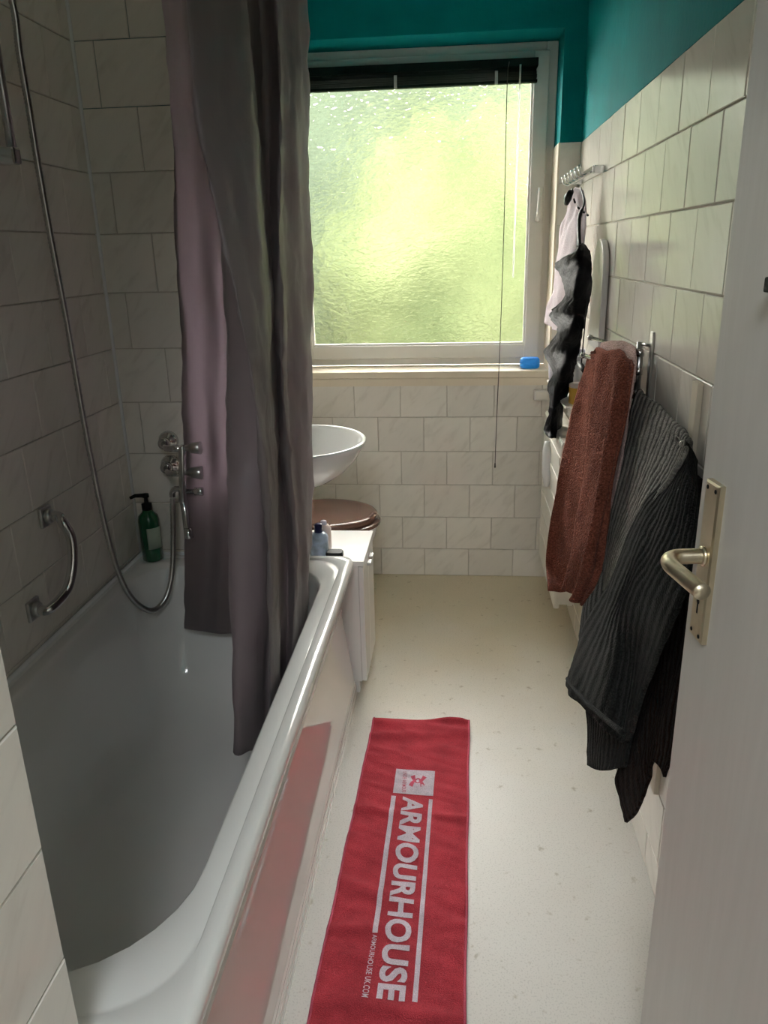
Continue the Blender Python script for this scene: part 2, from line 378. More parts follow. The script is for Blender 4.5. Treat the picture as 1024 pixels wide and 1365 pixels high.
wb = split_wall('wall_back', [
    (-1.0, 0.6, YB + GT, 3.75, 0, 0.905, 0), (-1.0, WX0, YB + GT, 3.75, 0.905, ZT, 0), (WX1, 0.6, YB + GT, 3.75, 0.905, ZT, 0),
    (-1.0, WX0, YB + 0.001, 3.75, ZT, ZC, 1), (WX1, 0.6, YB + 0.001, 3.75, ZT, ZC, 1), (WX0, WX1, YB + 0.001, 3.75, WZ1, ZC, 1),
    (WX0, WX1, YB + 0.03, 3.75, 0.905, 0.925, 0)], [M['grout'], M['teal']])
struct('wall_front', box(BM(), XP, XR, 0.06, 0.2, 2.12, ZC), M['ceil'], smooth=False)
struct('wall_hallway', box(BM(), -1.3, 0.62, -1.8, -1.7, 0, ZC), M['ceil'], smooth=False)

# tiles: each one an object, shared mesh per size
TM = {}
def tile_mesh(a, b, t, axis):
    key = (round(a, 3), round(b, 3), axis)
    if key in TM: return TM[key]
    bm = BM(); h = t; bv = 0.0018
    # local: p along wall, q up, n out of the wall
    def pt(p, q, n): return {'x+': (n, p, q), 'x-': (-n, p, q), 'y-': (p, -n, q)}[axis]
    lv = [[bm.verts.new(pt(sx * (a / 2 - i), sz * (b / 2 - i), n)) for sx, sz in ((-1, -1), (1, -1), (1, 1), (-1, 1))] for i, n in ((0, 0), (0, h - bv), (bv, h))]
    for A, B in zip(lv, lv[1:]):
        for i in range(4): bm.faces.new((A[i], A[(i + 1) % 4], B[(i + 1) % 4], B[i]))
    bm.faces.new(lv[-1]); bmesh.ops.recalc_face_normals(bm, faces=bm.faces)
    me = D.meshes.new('tile'); bm.to_mesh(me); bm.free(); me.materials.append(M['tile']); TM[key] = me
    return me
def tiles(wall, axis, plane, p0, p1, z0, z1, zrow, rh, pj, tw=0.2035, holes=(), joint=0.0019):
    """zrow: one joint height; pj: one vertical joint on even rows; running bond"""
    k0 = math.floor((z0 - zrow) / rh + 1e-4)
    k = k0
    while zrow + k * rh < z1 - 0.004:
        a, b = max(z0, zrow + k * rh), min(z1, zrow + (k + 1) * rh)
        s = pj + (tw / 2 if k % 2 else 0)
        i = math.floor((p0 - s) / tw + 1e-4)
        while s + i * tw < p1 - 0.004:
            c, d = max(p0, s + i * tw), min(p1, s + (i + 1) * tw)
            i += 1
            segs = [(c, d)]
            for (hp0, hp1, hz0, hz1) in holes:
                if (a + b) / 2 > hz0 and (a + b) / 2 < hz1:
                    ns = []
                    for (e, f) in segs:
                        if f <= hp0 or e >= hp1: ns.append((e, f)); continue
                        if e < hp0: ns.append((e, hp0))
                        if f > hp1: ns.append((hp1, f))
                    segs = ns
            for (e, f) in segs:
                if f - e < 0.012 or b - a < 0.012: continue
                o = D.objects.new('tile', tile_mesh(f - e - joint, b - a - joint, GT + 0.0005 + random.uniform(0, 0.0), axis)); COL.objects.link(o)
                o.parent = wall
                jt = random.uniform(-0.0004, 0.0006)
                q = {'x+': (plane - GT + jt, (e + f) / 2, (a + b) / 2), 'x-': (plane + GT - jt, (e + f) / 2, (a + b) / 2), 'y-': ((e + f) / 2, plane + GT - jt, (a + b) / 2)}[axis]
                o.location = q
                o.rotation_euler = tuple(random.uniform(-0.004, 0.004) for _ in range(3))
        k += 1
tiles(wr, 'x-', XR, 0.25, YB, 0, ZT, 0.093, 0.1583, 1.471, joint=0.0030)
tiles(wl, 'x+', XL, YN, YT, 0.50, ZC, 0.533, 0.1635, 1.916)
tiles(wlf, 'y-', YT, XL, XLF, 0.50, ZC, 0.533, 0.1635, XL + 0.06)
tiles(wlf, 'x+', XLF, YT, YB, 0.0, ZT, 0.134, 0.155, 2.40)
tiles(we, 'x+', XP, 0.25, YN, 0.0, ZC, 0.045, 0.1583, YN - 0.2035)
tiles(wb, 'y-', YB, XLF, XR, 0.0, ZT, 0.134, 0.155, -0.047, holes=[(WX0, WX1, 0.9, 3)])
# silicone fillets in the alcove corner and on the tub rim
def fillet(name, a, b, r):
    return struct(name, tube(BM(), [a, b], r, 8), M['ceramic'])
fillet('trim_1', (XL + 0.001, YT - 0.001, 0.52), (XL + 0.001, YT - 0.001, ZC), 0.007)
struct('trim_2', box(BM(), XR - 0.012, XR - 0.0005, 1.515, 1.553, 0.25, 1.197), M['wood_cream'], smooth=False, bevel=0.002)

# ------------------------------------------------------------------ window
def frame(bm, x0, x1, z0, z1, wl_, wr_, wb_, wt_, y0, y1):
    box(bm, x0, x0 + wl_, y0, y1, z0, z1); box(bm, x1 - wr_, x1, y0, y1, z0, z1)
    box(bm, x0 + wl_, x1 - wr_, y0, y1, z0, z0 + wb_); box(bm, x0 + wl_, x1 - wr_, y0, y1, z1 - wt_, z1); return bm
win = struct('window_1', frame(BM(), WX0, WX1, WZ0, WZ1, 0.045, 0.045, 0.04, 0.045, YW, YW + 0.07), M['upvc'], smooth=False, bevel=0.003)
GX0, GX1, GZ0, GZ1 = -0.66, 0.293, 1.044, 2.115
sx0, sx1, sz0, sz1 = WX0 + 0.033, WX1 - 0.033, WZ0 + 0.03, WZ1 - 0.033
obj('window_sash', frame(BM(), sx0, sx1, sz0, sz1, GX0 - sx0, sx1 - GX1, GZ0 - sz0, sz1 - GZ1, YW - 0.016, YW + 0.05), M['upvc'], win, smooth=False, bevel=0.004)
obj('glazing_bead', frame(BM(), GX0 - 0.002, GX1 + 0.002, GZ0 - 0.002, GZ1 + 0.002, 0.01, 0.01, 0.01, 0.01, YW - 0.006, YW + 0.02), M['upvc'], win, smooth=False, bevel=0.003)
obj('window_pane', box(BM(), GX0, GX1, YW + 0.012, YW + 0.018, GZ0, GZ1), M['pane'], win, smooth=False)
bm = BM(); hx = P(718, 285, y=YW - 0.03)
lathe(bm, (hx.x, YW - 0.016, hx.z - 0.02), (0, -1, 0), [(0, 0.013), (0.012, 0.013), (0.016, 0.009), (0.04, 0.009)], 16)
tube(bm, [(hx.x, YW - 0.052, hx.z - 0.025), (hx.x, YW - 0.056, hx.z), (hx.x + 0.002, YW - 0.056, hx.z + 0.10)], [0.009, 0.010, 0.008], 12)
obj('window_handle', bm, M['upvc'], win)
obj('window_sill', box(BM(), WX0, WX1, YB - 0.012, YW + 0.002, 0.925, WZ0), M['sill'], win, smooth=False, bevel=0.004)
obj('sill_apron', box(BM(), WX0 + 0.0, WX1, YB - 0.006, YB + 0.03, 0.892, 0.924), M['sill'], win, smooth=False)
obj('reveal_lining', box(BM(), WX1 - 0.006, WX1 + 0.002, YB - 0.002, YW, WZ0, ZT), M['sill'], win, smooth=False, bevel=0.002)

# ------------------------------------------------------------------ garden behind the obscure glass
g = obj('lawn', box(BM(), -14, 14, 4.2, 26, -0.9, -0.8), M['grass'], smooth=False)
tag(g, 'bright sunlit lawn spreading outside behind the rippled window', 'lawn', kind='stuff')
def bush(name, label, c, s, mat, seed):
    bm = BM(); bmesh.ops.create_icosphere(bm, subdivisions=5, radius=1.0)
    for v in bm.verts:
        n = v.co.normalized(); d = 1 + 0.22 * fbm(n * 2 + Vector((seed, 0, 0)), 1.3, 3) + 0.10 * fbm(n * 7 + Vector((seed, 3, 0)), 1.0, 3)
        v.co = Vector((n.x * s[0], n.y * s[1], n.z * s[2])) * d
    bmesh.ops.translate(bm, verts=bm.verts, vec=c)
    for v in bm.verts: v.co.z = max(v.co.z, -0.797)
    r = root(name, label, 'bush' if name == 'bush' else 'tree', (c[0], c[1], -0.8))
    obj('foliage', bm, mat, r)
    obj('stem', tube(BM(), [(c[0], c[1], -0.797), (c[0] + 0.05, c[1], c[2])], [0.09, 0.06], 8), M['wood_cream'], r)
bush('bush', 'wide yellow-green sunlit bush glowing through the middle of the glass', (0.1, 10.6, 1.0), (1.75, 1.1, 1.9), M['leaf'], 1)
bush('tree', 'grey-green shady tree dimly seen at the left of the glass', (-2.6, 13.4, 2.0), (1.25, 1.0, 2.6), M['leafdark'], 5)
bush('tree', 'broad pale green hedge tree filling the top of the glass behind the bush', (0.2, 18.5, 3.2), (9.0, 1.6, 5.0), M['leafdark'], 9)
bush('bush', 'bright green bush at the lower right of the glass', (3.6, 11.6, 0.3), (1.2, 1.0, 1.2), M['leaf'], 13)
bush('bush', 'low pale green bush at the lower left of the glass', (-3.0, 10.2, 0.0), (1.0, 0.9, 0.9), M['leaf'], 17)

# ------------------------------------------------------------------ bathtub
TZ, TX0, TX1, TY0, TY1 = 0.52, XL + 0.004, -0.330, YN + 0.004, YT - 0.003
tub = root('bathtub', 'white built-in bathtub along the left wall with a glossy side panel', 'bathtub', (-0.68, 1.44, 0))
L = []
RO = (0.004, 0.02, 0.03, 0.004)
for ins, z in ((0.012, 0.487), (0.002, 0.488), (0.0, 0.491), (0.0, 0.508), (0.0025, 0.515), (0.009, 0.5195), (0.014, 0.520)): L.append(rrect(TX0, TX1 - ins, TY0, TY1, RO, z))
gi = (TX0 + 0.012, -0.360, 0.690, TY1 - 0.022)
L.append(rrect(gi[0], gi[1], gi[2], gi[3], (0.05, 0.13, 0.085, 0.04), 0.520))
L.append(rrect(gi[0] + .004, gi[1] - .004, gi[2] + .004, gi[3] - .004, (0.05, 0.13, 0.085, 0.04), 0.5155))
L.append(rrect(gi[0] + .010, gi[1] - .010, gi[2] + .010, gi[3] - .010, (0.05, 0.13, 0.085, 0.04), 0.516))
ii = (TX0 + 0.045, -0.397, 0.737, TY1 - 0.085)
L.append(rrect(*ii, (0.22, 0.22, 0.16, 0.16), 0.517))
for ins, z, en, ef in ((0.006, 0.512, 0.0, 0.0), (0.011, 0.500, 0.006, 0.002), (0.020, 0.42, 0.035, 0.01), (0.032, 0.30, 0.085, 0.02), (0.050, 0.20, 0.14, 0.035), (0.075, 0.140, 0.19, 0.06), (0.115, 0.108, 0.26, 0.11), (0.17, 0.098, 0.34, 0.18), (0.23, 0.095, 0.45, 0.32)):
    rn = max(0.05, 0.215 - ins * 0.75); rf_ = max(0.05, 0.155 - ins * 0.5)
    L.append(rrect(ii[0] + ins, ii[1] - ins, ii[2] + ins + en, ii[3] - ins - ef, (rn, rn, rf_, rf_), z))
bm = ring_loft(BM(), L, False, True); bmesh.ops.recalc_face_normals(bm, faces=bm.faces)
for f in bm.faces: f.normal_flip() if f.normal.z < 0 and f.calc_center_median().z > 0.51 else None
bmesh.ops.recalc_face_normals(bm, faces=bm.faces)
obj('basin', bm, M['enamel'], tub, auto=50)
lean = lambda z, d=0.0: (-0.3435 - 0.14 * max(0.0, z - 0.06) + d, z)
prof = [(-0.40, 0.0), (-0.337, 0.0), (-0.337, 0.024), (-0.340, 0.028), (-0.337, 0.032), (-0.337, 0.048), (-0.340, 0.052), (-0.340, 0.057), lean(0.062),
        lean(0.318), lean(0.322, 0.004), lean(0.332, 0.004), lean(0.336), lean(0.342), lean(0.346, 0.003), lean(0.354, 0.003), lean(0.358), lean(0.488), (-0.40, 0.488)]
bm = BM(); ring_loft(bm, [[(x, y, z) for x, z in prof] for y in (TY0 + 0.004, TY1 - 0.004)]); bmesh.ops.recalc_face_normals(bm, faces=bm.faces)
obj('side_panel', bm, M['apron'], tub, smooth=False, label='glossy panel with ribbed edges mirroring the floor')
dc = P(303, 941, z=0.11)
obj('drain_plug', lathe(BM(), (dc.x, dc.y, 0.094), (0, 0, 1), [(0, 0.032), (0.006, 0.032), (0.010, 0.026), (0.012, 0.012), (0.026, 0.009), (0.030, 0.004)], 24), M['chrome'], tub)
# silicone strip along the walls
st = BM(); tube(st, [(XL + 0.009, YN + 0.006, 0.523), (XL + 0.009, YT - 0.009, 0.523), (XLF, YT - 0.009, 0.523)], 0.007, 8)
obj('sealing_strip', st, M['ceramic'], tub)

# ------------------------------------------------------------------ taps, hose, rail, grab bar
tp = root('mixer_tap', 'chrome two-handle bath mixer on the tap wall above the tub end', 'tap', (-0.86, YT, 0.62))
yt = 2.165
for (u, v) in ((221, 590), (224, 622)):
    c = P(u, v, y=YT - 0.03)
    obj('wall_rosette', lathe(BM(), (c.x, YT, c.z), (0, -1, 0), [(0, 0.031), (0.010, 0.031), (0.018, 0.026), (0.024, 0.014), (0.034, 0.012), (0.036, 0.018), (0.050, 0.018), (0.054, 0.010), (0.055, 0.004)], 28), M['chrome'], tp)
bt, bb = P(243, 596, y=yt), P(244, 668, y=yt)
bm = BM(); tube(bm, [bt + Vector((0, 0, .006)), bt, bt.lerp(bb, .5), bb, bb - Vector((0, 0, .012))], [0.008, 0.012, 0.012, 0.013, 0.009], 14)
for (u, v) in ((221, 590), (224, 622)):
    c = P(u, v, y=YT - 0.03); tube(bm, [(c.x, YT - 0.045, c.z), (c.x + 0.03, yt + 0.015, c.z), (bt.x, yt, c.z + 0.003)], 0.010, 12)
obj('tap_body', bm, M['chrome'], tp)
for (u0, u1, v) in ((247, 268, 597), (248, 270, 630)):
    a, b = P(u0, v, y=yt), P(u1, v, y=yt); d = (b - a); ln = d.length
    obj('tap_handle', lathe(BM(), a, d, [(0, 0.008), (ln * .25, 0.010), (ln * .3, 0.015), (ln * .95, 0.020), (ln, 0.017)], 20), M['steel'], tp)
a, b = P(246, 655, y=yt), P(272, 655, y=yt); d = b - a; ln = d.length
obj('diverter_knob', lathe(BM(), a, d, [(0, 0.007), (ln * .5, 0.008), (ln * .55, 0.013), (ln * .95, 0.014), (ln, 0.010)], 18), M['chrome'], tp)
so = P(249, 690, y=yt); s2 = P(251, 712, y=yt)
bm = BM(); tube(bm, spline([bb, P(247, 682, y=yt - 0.01), P(249, 700, y=yt - 0.03), P(251, 712, y=yt - 0.05)], 4), 0.011, 12)
lathe(bm, P(251, 708, y=yt - 0.05), (0, 0, -1), [(-0.008, 0.013), (0.020, 0.014), (0.022, 0.010)], 18)
obj('spout', bm, M['chrome'], tp)
h0 = P(230, 662, y=yt)
bm = BM(); tube(bm, spline([P(243, 652, y=yt), P(234, 652, y=yt), P(230, 656, y=yt), h0], 4), 0.009, 12)
obj('hose_elbow', bm, M['chrome'], tp)
hp = [(16, 0, -0.955), (26, 70, -0.965), (38, 140, -0.975), (50, 215, -0.985), (63, 290, -0.99), (78, 370, -0.995), (93, 450, -1.0), (109, 545, -1.0), (126, 635, -1.0), (141, 705, -0.99),
      (156, 758, -0.975), (172, 792, -0.96), (190, 810, -0.94), (206, 813, -0.92), (221, 797, -0.895), (229, 765, -0.88)]
pts = [P(u, v, x=x) for u, v, x in hp] + [P(231, 720, y=yt - 0.01), P(230, 664, y=yt)]
pts = [Vector((pts[0].x - 0.01, pts[0].y - 0.04, 2.12))] + pts
ps = spline(pts, 26)
bm = BM(); tube(bm, ps, [0.0078 + (0.0011 if i % 2 else -0.0006) for i in range(len(ps))], 10)
ho = obj('shower_hose', bm, M['steel'])
tag(ho, 'ribbed chrome shower hose hanging in a loop over the tub', 'shower hose')
sr = root('shower_rail', 'chrome shower riser rail with lower wall bracket, cut by the left edge', 'shower rail', (XL, 1.79, 1.66))
b0 = P(17, 205, x=-0.985); t0 = Vector((b0.x, b0.y, 2.28))
obj('riser_bar', tube(BM(), [b0 - Vector((0, 0, 0.012)), t0], 0.0105, 16), M['steel'], sr)
bm = BM(); box(bm, XL, b0.x + 0.012, b0.y - 0.016, b0.y + 0.016, b0.z - 0.022, b0.z + 0.014)
obj('wall_bracket', bm, M['chrome'], sr, smooth=False, bevel=0.006)
bm = BM(); box(bm, XL, b0.x + 0.012, b0.y - 0.016, b0.y + 0.016, 2.24, 2.27); obj('wall_bracket', bm, M['chrome'], sr, smooth=False, bevel=0.006)
bm = BM(); box(bm, b0.x - 0.018, b0.x + 0.03, b0.y - 0.10, b0.y + 0.02, 2.105, 2.15); obj('slider', bm, M['chrome'], sr, smooth=False, bevel=0.008)
gb = root('grab_bar', 'curved chrome grab bar screwed to the tiled tub wall', 'grab bar', (XL, 1.69, 0.73))
ga, gc = P(58, 688, x=XL), P(42, 812, x=XL)
for c in (ga, gc):
    bm = BM(); box(bm, XL + 0.0005, XL + 0.010, c.y - 0.026, c.y + 0.026, c.z - 0.026, c.z + 0.026)
    lathe(bm, (XL + 0.009, c.y, c.z), (1, 0, 0), [(0, 0.020), (0.010, 0.020), (0.016, 0.014)], 20)
    obj('flange', bm, M['steel'], gb, smooth=True, bevel=0.003, auto=35)
ctl = [(XL + 0.012, ga.y, ga.z), (XL + 0.040, ga.y, ga.z + 0.0), P(84, 697, x=-0.985), P(94, 715, x=-0.975), P(97, 740, x=-0.973), P(95, 765, x=-0.975), P(87, 790, x=-0.985), (XL + 0.045, gc.y + 0.0, gc.z), (XL + 0.012, gc.y, gc.z)]
obj('bar', tube(BM(), spline(ctl, 6), 0.0125, 16), M['chrome'], gb)

# green pump bottle on the tub corner
c = P(205, 745, z=TZ); c.z = TZ; c.y = min(c.y, YT - 0.05)
pb = root('pump_bottle', 'dark green pump bottle standing on the far tub corner', 'bottle', c)
obj('bottle_body', lathe(BM(), c, (0, 0, 1), [(0, 0.028), (0.004, 0.033), (0.135, 0.033), (0.150, 0.030), (0.162, 0.018), (0.172, 0.014), (0.174, 0.0)], 28), M['green'], pb)
bm = BM(); lathe(bm, c + Vector((0, 0, 0.170)), (0, 0, 1), [(0, 0.016), (0.020, 0.016), (0.022, 0.007), (0.040, 0.006), (0.041, 0.011), (0.052, 0.010)], 18)
tube(bm, [c + Vector((0, 0, .217)), c + Vector((-0.03, -0.01, .218)), c + Vector((-0.045, -0.015, .212))], [0.007, 0.006, 0.005], 10)
obj('pump', bm, M['dark'], pb)
bm = BM(); rings = []
for h in (0.045, 0.115): rings.append([c + Vector((math.sin(a) * 0.0335, -math.cos(a) * 0.0335, h)) for a in [math.radians(5 + 85 * k / 8) for k in range(9)]])
ring_loft(bm, rings, False, False, False); obj('label_sticker', bm, M['label'], pb, solid=0.0006)

# ------------------------------------------------------------------ shower curtain on its corner rail
vr = [0, 150, 300, 450, 600, 740]
def ccol(us, bot, y0, y1):
    pts = []
    n = len(vr)
    for i, (u, v) in enumerate(list(zip(us, vr)) + [bot]):
        pts.append(P(u, v, y=y0 + (y1 - y0) * (0, 0, 0, 0.02, 0.15, 0.55, 1)[i]))
    top = pts[0].copy(); top.z = 2.13
    return [top] + pts
net = [ccol((220, 229, 236, 242, 247, 245), (243, 838), 2.272, 2.11),
       ccol((243, 252, 260, 268, 273, 272), (268, 841), 2.19, 2.07),
       ccol((285, 290, 296, 300, 300, 300), (292, 845), 2.22, 2.09),
       ccol((335, 340, 345, 345, 340, 335), (325, 848), 2.14, 2.05),
       ccol((345, 350, 350, 350, 350, 350), (345, 900), 1.95, 1.85),
       ccol((302, 297, 293, 299, 303, 307), (314, 997), 1.72, 1.55),
       ccol((330, 332, 332, 340, 345, 345), (335, 1000), 1.68, 1.56),
       ccol((342, 346, 352, 358, 366, 368), (352, 1000), 1.74, 1.63),
       ccol((310, 318, 330, 350, 362, 366), (362, 985), 1.56, 1.62),
       ccol((248, 262, 292, 326, 348, 359), (360, 975), 1.36, 1.53),
       ccol((285, 298, 320, 340, 355, 364), (366, 970), 1.41, 1.555),
       ccol((323, 334, 347, 357, 363, 372), (372, 960), 1.48, 1.61),
       ccol((330, 340, 352, 361, 366, 374), (375, 955), 1.66, 1.70),
       ccol((350, 357, 362, 367, 373, 383), (381, 940), 1.72, 1.74),
       ccol((371, 376, 373, 375, 383, 395), (388, 925), 1.68, 1.73),
       ccol((375, 379, 377, 379, 387, 398), (391, 915), 1.86, 1.86),
       ccol((392, 396, 396, 398, 403, 407), (398, 880), 1.96, 1.94),
       ccol((407, 411, 413, 416, 418, 415), (405, 850), 2.10, 2.06)]
def cd(s, t, p): return 0.010 * fbm(Vector((p.x * 1.0, p.y * 1.0, p.z * 0.35)), 9, 3) + 0.0055 * fbm(p, 24, 3)
cu = root('shower_curtain', 'grey-mauve shower curtain bunched in folds, hem hanging inside the tub', 'curtain', (-0.45, 1.9, 2.13))
obj('curtain_fabric', cloth(net, 8, 9, cd), M['curtain'], cu, solid=0.0012)
rail_pts = [(XLF - 0.2, 2.215, 2.16), (-0.60, 2.215, 2.16), (-0.50, 2.20, 2.16), (-0.44, 2.12, 2.16), (-0.42, 2.0, 2.16), (-0.415, YN, 2.16)]
cr_ = obj('curtain_rail', tube(BM(), spline(rail_pts, 6), 0.011, 14), M['chrome'])
tag(cr_, 'chrome corner rail carrying the shower curtain above the tub', 'curtain rail')
for col in net[::2]:
    p = col[0]
    bm = BM(); tube(bm, [p + Vector((0.016 * math.cos(a), 0, 0.028 + 0.022 * math.sin(a))) for a in [2 * math.pi * k / 14 for k in range(15)]], 0.002, 6)
    obj('curtain_ring', bm, M['chrome'], cu)

# ------------------------------------------------------------------ low cabinet, basin, toilet beyond the tub
cz, cx1, cy0, cy1 = 0.497, -0.300, YT + 0.012, 2.585
cb = root('low_cabinet', 'low white two-door cabinet between tub end and toilet', 'cabinet', (-0.55, 2.44, 0))
bm = BM(); box(bm, XLF, cx1 - 0.020, cy0, cy1, 0.05, cz - 0.018); box(bm, XLF, cx1 - 0.03, cy0 + 0.01, cy1 - 0.01, 0, 0.05)
obj('carcass', bm, M['white'], cb, smooth=False, bevel=0.001)
obj('cabinet_top', box(BM(), XLF, cx1, cy0 - 0.004, cy1, cz - 0.018, cz), M['white'], cb, smooth=False, bevel=0.002)
ym = 2.435
for a, b, hy in ((cy0 + 0.001, ym - 0.002, ym - 0.03), (ym + 0.002, cy1 - 0.001, ym + 0.03)):
    dr = obj('cabinet_door', box(BM(), cx1 - 0.0195, cx1 - 0.003, a, b, 0.052, cz - 0.022), M['white'], cb, smooth=False, bevel=0.002)
    bm = BM(); box(bm, cx1 - 0.003, cx1 + 0.012, hy - 0.018, hy + 0.018, cz - 0.055, cz - 0.043); obj('handle', bm, M['steel'], dr, smooth=False, bevel=0.003)
# basin
bc = Vector((-0.525, 2.50, 0.85))
ws = root('washbasin', 'round white ceramic washbasin projecting past the shower curtain', 'washbasin', (XLF, 2.50, 0.70))
bm = BM(); prof = [(-0.150, 0.055), (-0.148, 0.075), (-0.135, 0.105), (-0.10, 0.158), (-0.06, 0.196), (-0.02, 0.222), (-0.006, 0.229), (0.0, 0.229), (0.003, 0.224), (0.0, 0.214), (-0.01, 0.207), (-0.05, 0.182), (-0.09, 0.145), (-0.115, 0.100), (-0.128, 0.05), (-0.130, 0.0)]
n = 48
ring_loft(bm, [[bc + Vector((math.cos(2 * math.pi * k / n) * max(r, 1e-4) * 0.95, math.sin(2 * math.pi * k / n) * max(r, 1e-4) * 1.06, h)) for k in range(n)] for h, r in prof])
bmesh.ops.recalc_face_normals(bm, faces=bm.faces)
obj('bowl', bm, M['ceramic'], ws)
obj('back_ledge', box(BM(), XLF + 0.001, bc.x - 0.16, 2.36, 2.64, 0.70, 0.83), M['ceramic'], ws, smooth=False, bevel=0.02)
obj('waste_pipe', tube(BM(), spline([(bc.x, 2.50, 0.71), (bc.x, 2.50, 0.64), (bc.x - 0.05, 2.5, 0.60), (bc.x - 0.12, 2.5, 0.62), (XLF + 0.002, 2.5, 0.63)], 5), 0.018, 14), M['chrome'], ws)
# toilet
tc_ = Vector((-0.545, 2.945, 0))
tl = root('toilet', 'white toilet with closed brown lid between cabinet and window wall', 'toilet', (tc_.x, tc_.y, 0))
def oval(z, sx, sy, front, n=44, back=-0.20):
    out = []
    for k in range(n):
        a = 2 * math.pi * k / n; x = math.cos(a); y = math.sin(a)
        ex = front * sx if x > 0 else -back * sx
        out.append(tc_ + Vector((x * ex, y * 0.185 * sy, z)))
    return out
bm = BM(); ring_loft(bm, [oval(z, sx, sy, 0.225) for z, sx, sy in ((0.0, .62, .55), (0.03, .60, .52), (0.12, .58, .50), (0.20, .66, .62), (0.28, .82, .82), (0.35, .95, .95), (0.385, .98, .98), (0.395, .97, .97))])
bmesh.ops.recalc_face_normals(bm, faces=bm.faces); obj('toilet_bowl', bm, M['ceramic'], tl)
bm = BM(); ring_loft(bm, [oval(z, s, s, 0.232) for z, s in ((0.397, .98), (0.400, 1.01), (0.412, 1.01), (0.417, .98))]); bmesh.ops.recalc_face_normals(bm, faces=bm.faces)
obj('toilet_seat', bm, M['brown_seat'], tl, auto=40)
bm = BM(); ring_loft(bm, [oval(z, s, s, 0.225) for z, s in ((0.421, .96), (0.424, .985), (0.438, .985), (0.444, .955), (0.446, .88), (0.4445, .80), (0.446, .4))]); bmesh.ops.recalc_face_normals(bm, faces=bm.faces)
obj('toilet_lid', bm, M['brown_seat'], tl, auto=60)
bm = BM(); box(bm, XLF + 0.001, XLF + 0.065, 2.77, 3.12, 0.40, 0.62); obj('cistern', bm, M['ceramic'], tl, smooth=False, bevel=0.02)
# bottles on the cabinet
c = P(426, 737, z=cz); c.z = cz; c.y = 2.345; c.x = P(426, 735, y=2.345).x
bo = root('bottle', 'pale blue bottle with a navy cap on the low cabinet', 'bottle', c)
obj('bottle_body', lathe(BM(), c, (0, 0, 1), [(0, 0.027), (0.003, 0.031), (0.066, 0.031), (0.076, 0.026), (0.082, 0.015), (0.084, 0.0)], 24), M['paleblue'], bo)
obj('cap', lathe(BM(), c + Vector((0, 0, .080)), (0, 0, 1), [(0, 0.014), (0.028, 0.013), (0.031, 0.010)], 20), M['navy'], bo)
c2 = P(433, 728, y=2.40); c2.z = cz
bo2 = root('bottle', 'small pinkish white bottle behind the navy-capped bottle', 'bottle', c2)
obj('bottle_body', lathe(BM(), c2, (0, 0, 1), [(0, 0.020), (0.004, 0.024), (0.075, 0.024), (0.088, 0.016), (0.091, 0.0)], 22), M['pinkwhite'], bo2)
obj('cap', lathe(BM(), c2 + Vector((0, 0, .089)), (0, 0, 1), [(0, 0.011), (0.012, 0.010), (0.014, 0.006)], 16), M['lilac_plastic'], bo2)
c3 = P(447, 737, y=2.33); c3.z = cz
bm = BM(); ring_loft(bm, [rrect(c3.x - 0.030 * s, c3.x + 0.026 * s, c3.y - 0.022 * s, c3.y + 0.022 * s, 0.012 * s, cz + z, 5, 2) for z, s in ((0, .92), (0.004, 1), (0.016, 1), (0.021, .88))])
bmesh.ops.recalc_face_normals(bm, faces=bm.faces)
tag(obj('soap_case', bm, M['dark'], auto=40), 'small flat black case lying on the low white cabinet', 'case')

# ------------------------------------------------------------------ red towel used as a mat
mw_far, mw_near = (P(498, 962, z=0), P(626, 965, z=0)), None
FL, FR = Vector((mw_far[0].x, 2.138, 0)), Vector((mw_far[1].x, 2.141, 0)); NL, NR = Vector((-0.291, 0.93, 0)), Vector((0.021, 0.93, 0))
def mat_h(x, y):
    h = 0.0090 + 0.0035 * fbm(Vector((x * 3.0, y * 11.0, 0)), 1.0, 3) + 0.0034 * fbm(Vector((x * 7.0 + 3, y * 30.0 + x * 12, 4)), 1.0, 2)
    for (cy, amp, wd, sl) in ((2.055, 0.006, 0.018, 0.10), (1.70, 0.006, 0.014, -0.08), (1.33, 0.005, 0.014, 0.10), (1.13, 0.006, 0.02, -0.12), (2.10, 0.005, 0.02, -0.10)):
        h += 1.7 * amp * math.exp(-((y - cy - sl * (x + 0.12)) / wd) ** 2) * (0.6 + 0.8 * noise.noise(Vector((x * 6, cy * 9, 0))))
    h += 0.016 * math.exp(-((y - 2.141) / 0.012) ** 2) * max(0, min(1, (x + 0.10) / 0.08)) * max(0, min(1, (0.05 - x) / 0.03))
    return max(0.003, h)
bm = BM(); uvl = bm.loops.layers.uv.new('uv'); nx, ny = 40, 170; V = []
for j in range(ny + 1):
    t = j / ny; row = []
    for i in range(nx + 1):
        s = i / nx; p = FL.lerp(FR, s).lerp(NL.lerp(NR, s), t)
        p.x += 0.001 * math.sin(t * 23)
        edge = 0.0015 if (i in (0, nx) or j in (0, ny)) else 0
        p.z = max(0.003, mat_h(p.x, p.y) - edge * 0); row.append(bm.verts.new(p))
    V.append(row)
for j in range(ny):
    for i in range(nx):
        f = bm.faces.new((V[j][i], V[j + 1][i], V[j + 1][i + 1], V[j][i + 1]))
mt = root('towel_mat', 'long red towel with white lettering spread on the floor as a mat', 'towel', (-0.13, 1.55, 0))
obj('terry_cloth', bm, M['red'], mt, solid=0.004)
